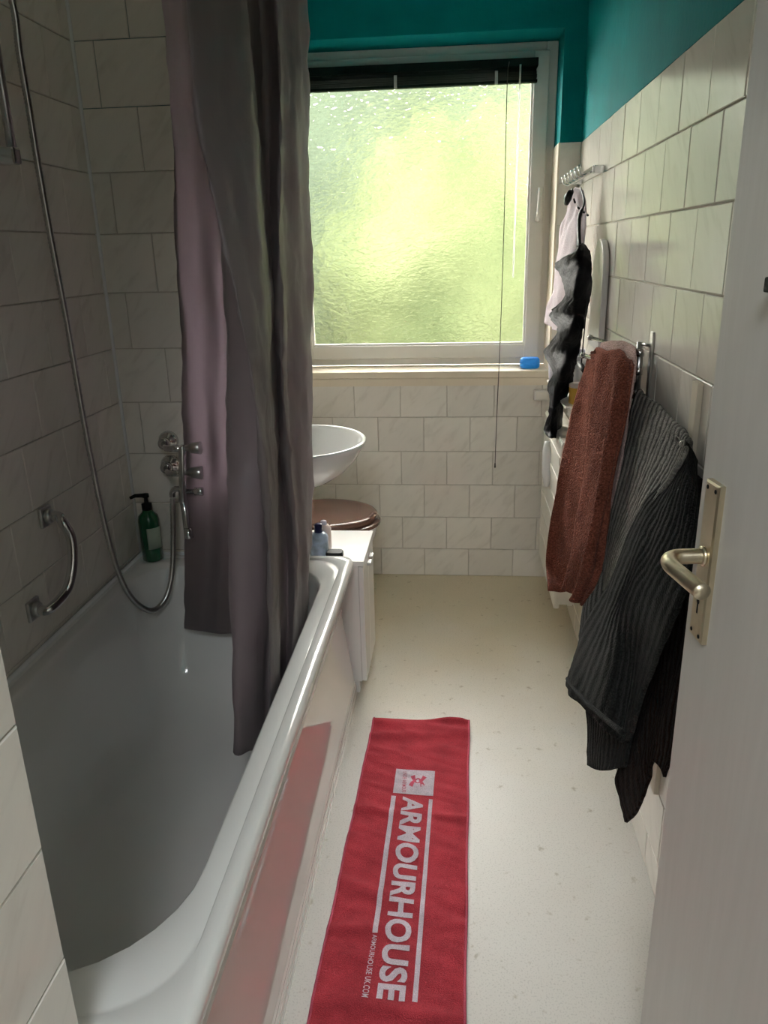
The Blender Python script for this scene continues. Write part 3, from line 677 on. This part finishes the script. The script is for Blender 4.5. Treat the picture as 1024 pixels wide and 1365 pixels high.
for side in (0, 1):     # woven edges
    pts = []
    for j in range(0, ny + 1, 2):
        t = j / ny; s = side; p = FL.lerp(FR, s).lerp(NL.lerp(NR, s), t); p.x += 0.001 * math.sin(t * 23) + (0.002 if side == 0 else -0.002); p.z = mat_h(p.x, p.y) + 0.0015; pts.append(p)
    obj('hem', tube(BM(), pts, 0.0032, 6), M['redprint'], mt)
def on_mat(bm, lift):
    for v in bm.verts: v.co.z = mat_h(v.co.x, v.co.y) + 0.0022 + lift
def slab_print(quad, lift, name, mat, nu=6, nv=40):
    bm = BM(); A, B, C, E = [Vector((q[0], q[1], 0)) for q in quad]; W = []
    for j in range(nv + 1): W.append([bm.verts.new(A.lerp(B, i / nu).lerp(C.lerp(E, i / nu), j / nv)) for i in range(nu + 1)])
    for j in range(nv):
        for i in range(nu): bm.faces.new((W[j][i], W[j + 1][i], W[j + 1][i + 1], W[j][i + 1]))
    on_mat(bm, lift); return obj(name, bm, mat, mt)
def Q(u, v): p = P(u, v, z=0.009); return (p.x, p.y)
slab_print((Q(528.5, 1025), Q(580, 1028), Q(524, 1057.5), Q(577.5, 1061.5)), 0.0007, 'emblem_patch', M['whiteprint'], 16, 20)
slab_print((Q(522, 1061.5), Q(528, 1062), Q(496.5, 1245), Q(503.5, 1245)), 0.0007, 'printed_stripe', M['whiteprint'], 3, 70)
slab_print((Q(572, 1065.5), Q(577, 1066), Q(549.5, 1337), Q(556.5, 1338)), 0.0007, 'printed_stripe', M['whiteprint'], 3, 90)
def text_bm(body, bold, quad, spacing=1.0, cut=0.006):
    """lettering whose reading direction runs from quad[0] towards quad[1] and whose tops point to quad[2]"""
    cv = D.curves.new('lettering', 'FONT'); cv.body = body; cv.size = 1.0; cv.offset = bold; cv.space_character = spacing; cv.resolution_u = 4; cv.fill_mode = 'BOTH'
    to = D.objects.new('lettering', cv); COL.objects.link(to); bpy.context.view_layer.update()
    me = D.meshes.new_from_object(to.evaluated_get(bpy.context.evaluated_depsgraph_get()))
    bm = BM(); bm.from_mesh(me); D.objects.remove(to); D.curves.remove(cv); D.meshes.remove(me)
    xs = [v.co.x for v in bm.verts]; ys = [v.co.y for v in bm.verts]; x0, x1, y0, y1 = min(xs), max(xs), min(ys), max(ys)
    A, B, C, E = [Vector((q[0], q[1], 0)) for q in quad]   # A start-bottom, B end-bottom, C start-top, E end-top
    for v in bm.verts:
        s = (v.co.x - x0) / (x1 - x0); t = (v.co.y - y0) / (y1 - y0)
        v.co = A.lerp(B, s).lerp(C.lerp(E, s), t)
    bmesh.ops.triangulate(bm, faces=bm.faces)
    ya, yb = min(v.co.y for v in bm.verts), max(v.co.y for v in bm.verts); k = ya + cut
    while k < yb:
        bmesh.ops.bisect_plane(bm, geom=bm.verts[:] + bm.edges[:] + bm.faces[:], plane_co=(0, k, 0), plane_no=(0, 1, 0)); k += cut
    xa, xb = min(v.co.x for v in bm.verts), max(v.co.x for v in bm.verts); k = xa + cut * 1.5
    while k < xb:
        bmesh.ops.bisect_plane(bm, geom=bm.verts[:] + bm.edges[:] + bm.faces[:], plane_co=(k, 0, 0), plane_no=(1, 0, 0)); k += cut * 1.5
    for f in bm.faces:
        if f.normal.z < 0: f.normal_flip()
    return bm
bm = text_bm('ARMOURHOUSE', 0.036, (Q(537, 1062), Q(501, 1333), Q(565, 1066), Q(540, 1337)), 1.06)
on_mat(bm, 0.0008); obj('lettering', bm, M['whiteprint'], mt)
bm = text_bm('ARMOURHOUSE UK.COM', 0.006, (Q(497, 1247), Q(482, 1331), Q(503, 1247), Q(491, 1332)), 1.05, 0.012)
on_mat(bm, 0.0008); obj('lettering', bm, M['whiteprint'], mt)
bm = text_bm('UNDER ARMOUR', 0.004, (Q(537.5, 1029), Q(535.5, 1057), Q(543, 1029), Q(541, 1057)), 1.05, 0.012)
on_mat(bm, 0.0012); obj('lettering', bm, M['redprint'], mt)
def crescent(sgn):
    bm = BM(); A = Vector((*Q(557, 1042), 0)); ux = Vector((*Q(567, 1042.5), 0)) - A; uy = (Vector((*Q(555, 1052), 0)) - A); n = 22; a_, b_ = [], []
    pt = lambda t: Vector((t * 0.80, 0.36 - 1.10 * abs(t) ** 1.7, 0))
    for k in range(n + 1):
        t = -1 + 2 * k / n; p = pt(t); g = pt(t + 0.01) - pt(t - 0.01); g.normalize(); nn = Vector((-g.y, g.x, 0)); wd = 0.07 + 0.23 * abs(t) ** 1.4
        q0, q1 = p + nn * wd, p - nn * wd
        a_.append(bm.verts.new(A + ux * q0.x + uy * sgn * q0.y)); b_.append(bm.verts.new(A + ux * q1.x + uy * sgn * q1.y))
    for k in range(n): bm.faces.new((a_[k], a_[k + 1], b_[k + 1], b_[k]))
    for f in bm.faces:
        f.normal_update()
        if f.normal.z < 0: f.normal_flip()
    on_mat(bm, 0.0012); return obj('emblem', bm, M['redprint'], mt)
crescent(1); crescent(-1)

# ------------------------------------------------------------------ door, half open on the right
dd = Vector((-0.105, 0.9945, 0)); dn = Vector((-0.9945, -0.105, 0))
SP = Vector((0.336, 0.985, 1.052))
dmat = Matrix(((dd.x, -dn.x, 0, SP.x), (dd.y, -dn.y, 0, SP.y), (0, 0, 1, 0), (0, 0, 0, 1)))   # local: x along door (to its edge), y into the leaf, z up
def dobj(name, bm, mat, parent, **kw):
    for v in bm.verts: v.co = dmat @ v.co
    return obj(name, bm, mat, parent, **kw)
door = dobj('door_1', box(BM(), -0.74, 0.052, 0.0, 0.040, 0.008, 2.03), M['door'], None, smooth=False, bevel=0.003)
door['kind'] = 'structure'; door['label'] = 'white painted room door standing open along the right wall'
zp = SP.z
bm = BM(); ring_loft(bm, [[(x, -h, z) for x, z in ((-0.021 + i, zp - 0.118 + i), (0.019 - i, zp - 0.118 + i), (0.019 - i, zp + 0.106 - i), (-0.021 + i, zp + 0.106 - i))] for h, i in ((0, 0), (0.007, 0), (0.009, 0.003))])
bmesh.ops.recalc_face_normals(bm, faces=bm.faces)
hp_ = dobj('handle_plate', bm, M['champagne'], door, smooth=False, label='champagne metal long plate with keyhole')
for (x, z) in ((-0.013, zp + 0.097), (0.011, zp + 0.097), (-0.013, zp - 0.109), (0.011, zp - 0.109)):
    dobj('screw', lathe(BM(), (x, -0.009, z), (0, -1, 0), [(0, 0.0032), (0.0008, 0.0026)], 12), M['dark'], hp_)
bm = BM(); lathe(bm, (0, -0.0088, zp - 0.062), (0, -1, 0), [(0, 0.0042), (0.0006, 0.0042)], 14); box(bm, -0.0018, 0.0018, -0.0094, -0.0088, zp - 0.080, zp - 0.062)
dobj('keyhole', bm, M['black_gap'], hp_, smooth=False)
zl = zp + 0.004
lp = spline([(0, -0.008, zl), (0, -0.030, zl), (-0.001, -0.046, zl), (-0.010, -0.058, zl), (-0.028, -0.063, zl), (-0.06, -0.061, zl), (-0.112, -0.056, zl)], 6)
rr = [0.0105] * len(lp)
dobj('lever', tube(BM(), lp, rr, 18), M['champagne'], door)
dobj('lever_collar', lathe(BM(), (0, -0.008, zl), (0, -1, 0), [(0, 0.0135), (0.004, 0.0135), (0.006, 0.011)], 20), M['champagne'], door)
# coat hook at the picture's right edge
hk = root('door_hook', 'small white and black hook on the open door, cut by the frame', 'hook', (0, 0, 0))
hb = P(1076, 404, x=0.372)
hk.location = hb
def hobj(name, bm, mat):
    return obj(name, bm, mat, hk, smooth=False, bevel=0.002)
hw = dmat.inverted() @ hb
bm = BM(); box(bm, hw.x - 0.03, hw.x + 0.010, -0.004, 0.0, hw.z - 0.018, hw.z + 0.05)
for v in bm.verts: v.co = dmat @ v.co
hobj('hook_plate', bm, M['door'])
bm = BM(); box(bm, hw.x - 0.022, hw.x + 0.004, -0.022, -0.005, hw.z + 0.012, hw.z + 0.028)
for v in bm.verts: v.co = dmat @ v.co
hobj('hook_arm', bm, M['dark'])

# ------------------------------------------------------------------ towel rack with three swivel arms
tr = root('towel_rack', 'dark chrome swivel towel rack bracket screwed to the right wall', 'towel rack', (XR, 1.97, 1.16))
pz0, pz1 = 1.075, 1.222
px, py = 0.449, 1.985
bm = BM(); box(bm, XR - 0.006, XR - 0.0006, 1.925, 1.948, 1.055, 1.252); obj('back_plate', bm, M['steel'], tr, smooth=False, bevel=0.002)
obj('pivot_post', tube(BM(), [(px, py, pz0), (px, py, pz1)], 0.0085, 16), M['steel'], tr)
for z in (pz0 + 0.004, pz1 - 0.004): obj('stand_off', tube(BM(), [(XR - 0.004, 1.937, z), (px, py, z)], 0.004, 8), M['steel'], tr)
arms = [((px, py, 1.196), (0.385, 2.34, 1.196)), ((px, py, 1.150), (0.360, 2.30, 1.150)), ((px - 0.004, py, 1.092), (0.424, 1.46, 1.092))]
for a, b in arms:
    bm = BM(); tube(bm, [a, b], 0.0065, 12); lathe(bm, b, Vector(b) - Vector(a), [(-0.004, 0.0085), (0.004, 0.0085), (0.007, 0.005)], 14)
    lathe(bm, Vector(a) - Vector((0, 0, 0.009)), (0, 0, 1), [(0, 0.011), (0.018, 0.011)], 14)
    obj('swivel_arm', bm, M['chrome'], tr)
def X(*pts): return [P(u, v, x=x) for u, v, x in pts]
def tw(amp, s1, amp2=0.002):
    return lambda s, t, p: amp * fbm(Vector((p.x, p.y, p.z * 0.3)), s1, 2) + amp2 * fbm(p, 40, 2)
# pale pink towel (topmost arm)
net = [X((800, 500, 0.395), (799, 476, 0.392), (803, 459, 0.385), (800, 474, 0.375), (797, 540, 0.37), (790, 640, 0.36), (778, 720, 0.35)),
       X((822, 505, 0.415), (820, 472, 0.415), (824, 456, 0.408), (822, 474, 0.398), (818, 560, 0.39), (806, 660, 0.375), (792, 740, 0.365)),
       X((846, 510, 0.435), (846, 478, 0.44), (847, 463, 0.437), (848, 484, 0.425), (838, 550, 0.405), (822, 650, 0.39), (806, 735, 0.375))]
pt = obj('pink_towel', cloth(net, 12, 8, tw(0.006, 9)), M['pink'], solid=0.006)
tag(pt, 'pale pink towel on the wall rack, mostly hidden behind the brown towel', 'towel')
# rust brown towel
bt_ = root('brown_towel', 'rust brown terry towel folded over the rack arm, left of the grey towel', 'towel', (0.35, 2.2, 1.15))
wav = lambda k, a, ph: (lambda s, t, p: a * min(1, 0.25 + t) * math.sin(s * k + ph + 1.2 * t) + 0.006 * fbm(Vector((p.x, p.y, p.z * 0.4)), 15, 2) + 0.002 * fbm(p, 45, 2))
net = [X((785, 473, 0.374), (772, 520, 0.362), (754, 590, 0.336), (743, 650, 0.316), (733, 705, 0.300), (728, 755, 0.290), (731, 787, 0.286)),
       X((795, 471, 0.378), (786, 530, 0.380), (771, 600, 0.366), (759, 665, 0.348), (748, 720, 0.334), (744, 760, 0.326), (745, 788, 0.322)),
       X((812, 471, 0.386), (806, 540, 0.396), (795, 610, 0.392), (785, 675, 0.382), (775, 730, 0.372), (768, 765, 0.366), (764, 788, 0.362)),
       X((838, 480, 0.404), (832, 545, 0.410), (820, 620, 0.410), (808, 690, 0.404), (798, 740, 0.398), (792, 768, 0.394), (788, 786, 0.390))]
obj('back_layer', cloth(net, 10, 8, wav(5, 0.006, 0)), M['brown'], bt_, solid=0.007)
net = [X((788, 472, 0.373), (799, 472, 0.364), (797, 520, 0.358), (788, 600, 0.346), (780, 670, 0.332), (770, 740, 0.316), (757, 786, 0.304)),
       X((806, 468, 0.384), (815, 474, 0.372), (812, 530, 0.362), (802, 615, 0.346), (794, 685, 0.330), (782, 750, 0.316), (765, 797, 0.305)),
       X((824, 472, 0.398), (830, 480, 0.382), (824, 540, 0.368), (811, 630, 0.349), (800, 700, 0.334), (788, 760, 0.319), (771, 803, 0.309)),
       X((840, 482, 0.410), (844, 490, 0.396), (834, 555, 0.380), (817, 640, 0.358), (802, 715, 0.342), (792, 768, 0.330), (779, 804, 0.320))]
obj('front_layer', cloth(net, 14, 9, wav(12, 0.015, 0.6)), M['brown'], bt_, solid=0.007)
# big grey towel: ribbed face, folded flap, back layer
gt = root('grey_towel', 'large grey ribbed towel with a folded flap darkened as shade, nearest the door', 'towel', (0.42, 1.7, 1.09))
net = [X((846, 560, 0.452), (846, 535, 0.452), (853, 521, 0.444), (846, 535, 0.432), (838, 570, 0.420), (823, 640, 0.398), (812, 715, 0.378), (806, 787, 0.352)),
       X((873, 590, 0.450), (874, 556, 0.449), (878, 540, 0.440), (873, 556, 0.424), (862, 592, 0.408), (842, 655, 0.388), (820, 722, 0.366), (808, 789, 0.347)),
       X((900, 625, 0.448), (903, 590, 0.447), (904, 570, 0.438), (898, 590, 0.420), (884, 620, 0.402), (856, 672, 0.380), (828, 730, 0.360), (810, 791, 0.342)),
       X((915, 650, 0.446), (920, 606, 0.445), (919, 588, 0.434), (914, 602, 0.414), (897, 634, 0.394), (862, 684, 0.372), (834, 734, 0.354), (812, 793, 0.338))]
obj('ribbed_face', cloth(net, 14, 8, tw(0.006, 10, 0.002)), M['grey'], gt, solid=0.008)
net = [X((917, 590, 0.420), (884, 638, 0.392), (846, 695, 0.366), (808, 785, 0.336), (772, 860, 0.308), (755, 912, 0.290)),
       X((919, 592, 0.424), (895, 640, 0.394), (860, 705, 0.364), (822, 800, 0.332), (788, 880, 0.302), (765, 930, 0.289)),
       X((921, 596, 0.428), (906, 645, 0.398), (880, 715, 0.370), (835, 800, 0.346), (818, 890, 0.318), (798, 962, 0.300)),
       X((924, 602, 0.434), (918, 660, 0.406), (902, 730, 0.384), (862, 810, 0.362), (845, 905, 0.362), (832, 990, 0.345)),
       X((930, 615, 0.440), (930, 680, 0.418), (925, 750, 0.402), (900, 830, 0.384), (860, 915, 0.360), (848, 955, 0.345))]
obj('folded_flap', cloth(net, 10, 12, tw(0.008, 9, 0.002)), M['grey_shaded'], gt, solid=0.008, label='flap of the towel folded over itself, shade painted into its colour')
net = [X((846, 540, 0.448), (826, 600, 0.425), (801, 690, 0.385), (784, 760, 0.362), (775, 848, 0.345), (783, 940, 0.330), (783, 1020, 0.318)),
       X((870, 560, 0.450), (850, 620, 0.432), (830, 710, 0.400), (815, 790, 0.380), (806, 870, 0.362), (806, 960, 0.345), (800, 1027, 0.330)),
       X((905, 590, 0.452), (895, 660, 0.440), (880, 750, 0.415), (865, 830, 0.398), (850, 900, 0.382), (842, 970, 0.365), (834, 1022, 0.348))]
obj('back_layer', cloth(net, 10, 10, tw(0.006, 9, 0.002)), M['grey_shaded'], gt, solid=0.007)
obj('hem', tube(BM(), spline(X((757, 905, 0.286), (768, 922, 0.285), (798, 951, 0.295), (832, 978, 0.307)), 6), 0.006, 8), M['grey_shaded'], gt)
# dark brown cloth below
net = [X((858, 620, 0.455), (862, 800, 0.430), (845, 900, 0.402), (832, 985, 0.380), (825, 1045, 0.362), (837, 1097, 0.352)),
       X((880, 620, 0.457), (880, 800, 0.440), (868, 900, 0.412), (858, 985, 0.390), (855, 1040, 0.372), (856, 1070, 0.362)),
       X((905, 620, 0.459), (905, 800, 0.446), (892, 900, 0.425), (880, 970, 0.405), (874, 1005, 0.394), (871, 1016, 0.388)),
       X((938, 640, 0.460), (935, 800, 0.450), (920, 900, 0.432), (906, 960, 0.418), (898, 1000, 0.408), (887, 1036, 0.402))]
db = obj('dark_brown_towel', cloth(net, 10, 10, tw(0.010, 13, 0.002)), M['darkbrown'], solid=0.006)
tag(db, 'dark brown ribbed cloth hanging lowest, below the grey towel', 'towel')

# ------------------------------------------------------------------ hook rail with garments
hr = root('hook_rail', 'short chrome hook rail on the right wall near the window', 'hook rail', (XR, 3.0, 1.69))
z0 = 1.685
bm = BM(); box(bm, XR - 0.040, XR - 0.034, 2.76, 3.26, z0 - 0.010, z0 + 0.010); obj('rail_bar', bm, M['chrome'], hr, smooth=False, bevel=0.002)
for y in (2.775, 3.245):
    bm = BM(); box(bm, XR - 0.036, XR - 0.0006, y - 0.012, y + 0.012, z0 - 0.012, z0 + 0.012); obj('bracket', bm, M['chrome'], hr, smooth=False, bevel=0.003)
for k in range(6):
    y = 2.80 + k * 0.085
    bm = BM(); tube(bm, spline([(XR - 0.040, y, z0 - 0.004), (XR - 0.055, y, z0 - 0.014), (XR - 0.072, y, z0 - 0.010), (XR - 0.078, y, z0 + 0.010)], 4), 0.0035, 8)
    lathe(bm, (XR - 0.078, y, z0 + 0.008), (0, 0, 1), [(-0.003, 0.002), (0, 0.006), (0.006, 0.006), (0.009, 0.002)], 10)
    obj('hook', bm, M['chrome'], hr)
net = [X((766, 249, 0.392), (755, 278, 0.375), (746, 305, 0.36), (741, 350, 0.345), (736, 385, 0.34), (728, 422, 0.335), (729, 432, 0.335)),
       X((768, 250, 0.394), (762, 280, 0.385), (757, 305, 0.37), (756, 350, 0.36), (752, 385, 0.355), (745, 425, 0.35), (742, 440, 0.35)),
       X((771, 251, 0.396), (770, 280, 0.395), (768, 305, 0.385), (768, 350, 0.38), (765, 385, 0.375), (760, 420, 0.37), (758, 436, 0.37)),
       X((775, 254, 0.400), (779, 282, 0.41), (781, 305, 0.41), (780, 350, 0.405), (778, 385, 0.40), (775, 415, 0.395), (773, 430, 0.395))]
lg = root('lilac_garment', 'pale lilac cotton garment hanging from the hook rail behind black one', 'clothing', (0.39, 3.0, 1.67))
obj('fabric', cloth(net, 8, 7, tw(0.012, 14, 0.003)), M['lilac'], lg, solid=0.004)
obj('waistband', tube(BM(), X((761, 256, 0.372), (757, 264, 0.366), (755, 272, 0.364)), [0.010, 0.014, 0.008], 10), M['dark'], lg, label='black knitted band end')
sp_ = spline(X((763, 252, 0.385), (766, 268, 0.385), (772, 278, 0.39), (780, 284, 0.395), (785, 288, 0.40)), 6)
for k in range(0, len(sp_) - 3, 5):
    obj('cord_stripe', tube(BM(), sp_[k:k + 3], 0.0035, 8), M['dark'], lg)
bk = [(326, 772, 775), (334, 768, 783), (345, 748, 788), (352, 742, 789), (362, 744, 789), (380, 752, 788), (397, 752, 786), (412, 738, 783), (421, 732, 781), (435, 742, 778), (450, 740, 775), (469, 725, 772), (489, 735, 768), (500, 737, 764), (516, 730, 760), (535, 732, 753), (553, 730, 750), (573, 725, 748), (584, 733, 742)]
net = []
for s in (0, 0.33, 0.67, 1.0):
    col = []
    for i, (v, a, b) in enumerate(bk):
        xx = 0.335 + 0.07 * s - (0.015 if 0.2 < s < 0.8 else 0) - 0.012 * (i / len(bk)); col.append(P(a + (b - a) * s, v, x=xx))
    net.append(col)
bg = root('black_garment', 'shiny black swimwear hanging by a strap below the hook rail', 'clothing', (0.38, 2.7, 1.5))
obj('fabric', cloth(net, 10, 4, lambda s, t, p: 0.007 * fbm(Vector((p.x, p.y, p.z * 0.7)), 14, 2) + 0.006 * fbm(p, 38, 3)), M['blackcloth'], bg, solid=0.004)
obj('strap', tube(BM(), spline(X((774, 250, 0.392), (779, 270, 0.385), (773, 288, 0.375), (772, 305, 0.37), (773, 328, 0.365)), 5), [0.003] * 8 + [0.006] * 13, 8), M['dark'], bg)
bm = BM(); tube(bm, spline(X((783, 400, 0.385), (780, 430, 0.385), (777, 465, 0.385), (775, 486, 0.385)), 5), 0.0022, 6); obj('drawstring', bm, M['dark'], bg)
bm = BM(); tube(bm, X((772, 484, 0.383), (776, 489, 0.384), (780, 497, 0.386)), [0.007, 0.009, 0.006], 10); obj('cord_stopper', bm, M['dark'], bg)
# slim white board on the wall behind
a = P(806, 318, x=XR - 0.02); 
bm = BM(); zt, zb = a.z, 1.13; y0 = a.y - 0.02
prof = [(y0 + 0.10 * math.cos(t) + 0.10, zt - 0.10 + 0.10 * math.sin(t)) for t in [math.pi * k / 12 for k in range(13)]]
ring = [(0, y, z) for y, z in prof] + [(0, y0, zb), (0, y0 + 0.2, zb)]
ring_loft(bm, [[(XR - h, y, z) for _, y, z in ring] for h in (0.003, 0.022)]); bmesh.ops.recalc_face_normals(bm, faces=bm.faces)
tag(obj('wall_board', bm, M['white'], smooth=False, bevel=0.003), 'slim white round-topped board on the wall beside the black garment', 'board')

# ------------------------------------------------------------------ radiator, shelf and small things
ra = root('radiator', 'cream panel radiator on the right wall below the window end', 'radiator', (XR, 2.95, 0.17))
rx0, ry0, ry1, rz0, rz1 = 0.362, 2.655, 3.22, 0.165, 0.80
obj('front_panel', box(BM(), rx0, rx0 + 0.022, ry0, ry1, rz0, rz1), M['rad'], ra, smooth=False, bevel=0.006)
for k in range(6):
    z = rz0 + 0.10 + k * 0.09; obj('panel_rib', box(BM(), rx0 - 0.004, rx0 + 0.001, ry0 + 0.02, ry1 - 0.02, z, z + 0.03), M['rad'], ra, smooth=False, bevel=0.003)
obj('rear_panel', box(BM(), rx0 + 0.05, rx0 + 0.07, ry0 + 0.004, ry1 - 0.004, rz0 + 0.01, rz1 - 0.01), M['rad'], ra, smooth=False, bevel=0.005)
obj('end_cover', box(BM(), rx0 + 0.004, rx0 + 0.075, ry0 - 0.003, ry0 + 0.004, rz0 + 0.02, rz1 - 0.01), M['rad'], ra, smooth=False, bevel=0.003)
obj('top_grille', box(BM(), rx0 + 0.004, rx0 + 0.075, ry0, ry1, rz1 - 0.012, rz1 + 0.004), M['rad'], ra, smooth=False, bevel=0.003)
for y in (ry0 + 0.1, ry1 - 0.1): obj('wall_bracket', box(BM(), rx0 + 0.065, XR - 0.0006, y - 0.015, y + 0.015, rz0 + 0.1, rz1 - 0.1), M['rad'], ra, smooth=False)
v = P(733, 620, x=0.345)
obj('valve_handle', tube(BM(), [P(731, 588, x=0.352), P(730, 600, x=0.35), P(729, 630, x=0.35), P(729, 648, x=0.352)], [0.014, 0.020, 0.020, 0.012], 14), M['ceramic'], ra, label='white rounded valve handle')
shz = P(759, 543, x=0.375).z
sy0 = P(759, 543, x=0.375).y
sh = root('wall_shelf', 'narrow cream wall shelf above the radiator, partly behind the towels', 'shelf', (XR, 2.9, shz))
obj('board', box(BM(), 0.362, XR - 0.0006, sy0, 3.20, shz - 0.008, shz), M['rad'], sh, smooth=False, bevel=0.002)
for y in (sy0 + 0.03, 3.14):
    bm = BM(); prof = [(XR - 0.0006, shz - 0.008), (0.372, shz - 0.008), (0.374, shz - 0.03), (0.392, shz - 0.06), (0.43, shz - 0.085), (XR - 0.0006, shz - 0.09)]
    ring_loft(bm, [[(x, yy, z) for x, z in prof] for yy in (y - 0.008, y + 0.008)]); bmesh.ops.recalc_face_normals(bm, faces=bm.faces)
    obj('bracket', bm, M['rad'], sh, smooth=False, bevel=0.002)
yc = P(761, 530, x=0.40)
c = Vector((0.418, sy0 + 0.075, shz))
t_ = root('tin', 'round yellow tin with dark lid on the wall shelf', 'tin', c)
obj('tin_body', lathe(BM(), c, (0, 0, 1), [(0, 0.034), (0.002, 0.036), (0.055, 0.036), (0.056, 0.034)], 24), M['yellow'], t_)
obj('lid', lathe(BM(), c + Vector((0, 0, .056)), (0, 0, 1), [(0, 0.037), (0.010, 0.037), (0.012, 0.034)], 24), M['pinkwhite'], t_)
c = Vector((0.432, sy0 + 0.17, shz))
t_ = root('bottle', 'white squeeze bottle on the wall shelf behind the yellow tin', 'bottle', c)
obj('bottle_body', lathe(BM(), c, (0, 0, 1), [(0, 0.026), (0.004, 0.030), (0.12, 0.030), (0.145, 0.018), (0.150, 0.012), (0.152, 0.0)], 22), M['ceramic'], t_)
obj('cap', lathe(BM(), c + Vector((0, 0, .150)), (0, 0, 1), [(0, 0.013), (0.022, 0.012), (0.024, 0.009)], 16), M['lilac_plastic'], t_)
c = P(733, 531, x=0.378); c = Vector((0.382, 3.08, shz))
t_ = root('cup', 'lilac white plastic cup on the far end of the wall shelf', 'cup', c)
obj('cup_body', lathe(BM(), c, (0, 0, 1), [(0, 0.022), (0.003, 0.025), (0.085, 0.031), (0.088, 0.030), (0.086, 0.028), (0.006, 0.022), (0.005, 0.0)], 22), M['lilac_plastic'], t_)
obj('rim', tube(BM(), [c + Vector((0.031 * math.cos(a), 0.031 * math.sin(a), 0.087)) for a in [2 * math.pi * k / 20 for k in range(21)]], 0.0018, 6), M['lilac_plastic'], t_)
a = P(721, 527, y=YB - 0.03)
t_ = root('wall_socket', 'white square socket box on the back wall right of window sill', 'socket', (a.x, YB, a.z))
obj('socket_box', box(BM(), a.x - 0.028, a.x + 0.030, YB - 0.035, YB - 0.0006, a.z - 0.022, a.z + 0.022), M['upvc'], t_, smooth=False, bevel=0.003)
obj('socket_cover', box(BM(), a.x - 0.020, a.x + 0.026, YB - 0.038, YB - 0.034, a.z - 0.017, a.z + 0.015), M['rad'], t_, smooth=False, bevel=0.001)
a = P(706, 491, y=3.40)
bm = BM(); ring_loft(bm, [rrect(a.x - 0.043 * s, a.x + 0.043 * s, 3.40 - 0.030 * s, 3.40 + 0.030 * s, 0.028 * s, WZ0 + z, 6, 2) for z, s in ((0.0005, .86), (0.006, .97), (0.02, 1), (0.022, .97), (0.024, 1), (0.038, .95), (0.045, .82))])
bmesh.ops.recalc_face_normals(bm, faces=bm.faces)
tag(obj('soap_box', bm, M['blue'], auto=40), 'bright blue oval soap box on the window sill corner', 'soap box')

# ------------------------------------------------------------------ venetian blind, pulled up
yb_ = YW - 0.042
bx0 = -0.70; bt0 = P(718, 77, y=yb_); bx1 = bt0.x; zt = bt0.z; zb = P(716, 110, y=yb_).z
vb = root('venetian_blind', 'dark green venetian blind pulled up at the top of the window', 'blind', ((bx0 + bx1) / 2, yb_, zb))
obj('head_rail', box(BM(), bx0, bx1, yb_ - 0.014, yb_ + 0.022, zt - 0.030, zt), M['blind'], vb, smooth=False, bevel=0.002)
nsl = 16; zs = zt - 0.034; dz = (zs - zb - 0.012) / nsl
slm = None
for k in range(nsl):
    bm = BM(); z = zs - (k + 0.5) * dz; off = random.uniform(-0.002, 0.002)
    ring_loft(bm, [[(x, yb_ - 0.010 + off + 0.026 * i / 4, z + 0.0012 * math.sin(math.pi * i / 4)) for i in range(5)] for x in (bx0 + 0.004, bx1 - 0.003 - random.uniform(0, 0.004))], False, False, False)
    obj('slat', bm, M['blind'], vb, solid=0.0012)
obj('bottom_rail', box(BM(), bx0 + 0.003, bx1 - 0.002, yb_ - 0.012, yb_ + 0.016, zb, zb + 0.011), M['blind'], vb, smooth=False, bevel=0.002)
for u in (527, 662):
    p = P(u, 95, y=yb_ - 0.015)
    obj('bracket', box(BM(), p.x - 0.006, p.x + 0.006, yb_ - 0.018, yb_ - 0.012, zb - 0.002, zb + 0.045), M['steel'], vb, smooth=False, bevel=0.001)
p0 = P(679, 82, y=yb_ - 0.02); z1 = P(660, 620, y=yb_ - 0.25).z
yc = YB - 0.03
cp = [p0, P(676, 120, y=yb_ - 0.03), P(672, 300, y=yb_ - 0.10), P(667, 450, y=yc), P(663, 540, y=yc), P(660, 620, y=yc)]
obj('pull_cord', tube(BM(), spline(cp, 8), 0.0018, 6), M['cord'], vb)
obj('cord_end', lathe(BM(), P(660, 620, y=yc), (0, 0, 1), [(-0.012, 0.002), (-0.01, 0.004), (0.006, 0.003), (0.01, 0.002)], 10), M['cord'], vb)
obj('tilt_wand', tube(BM(), [P(694, 86, y=yb_ - 0.02), P(684, 370, y=yb_ - 0.03)], 0.0040, 8), M['wand'], vb, label='white rod')
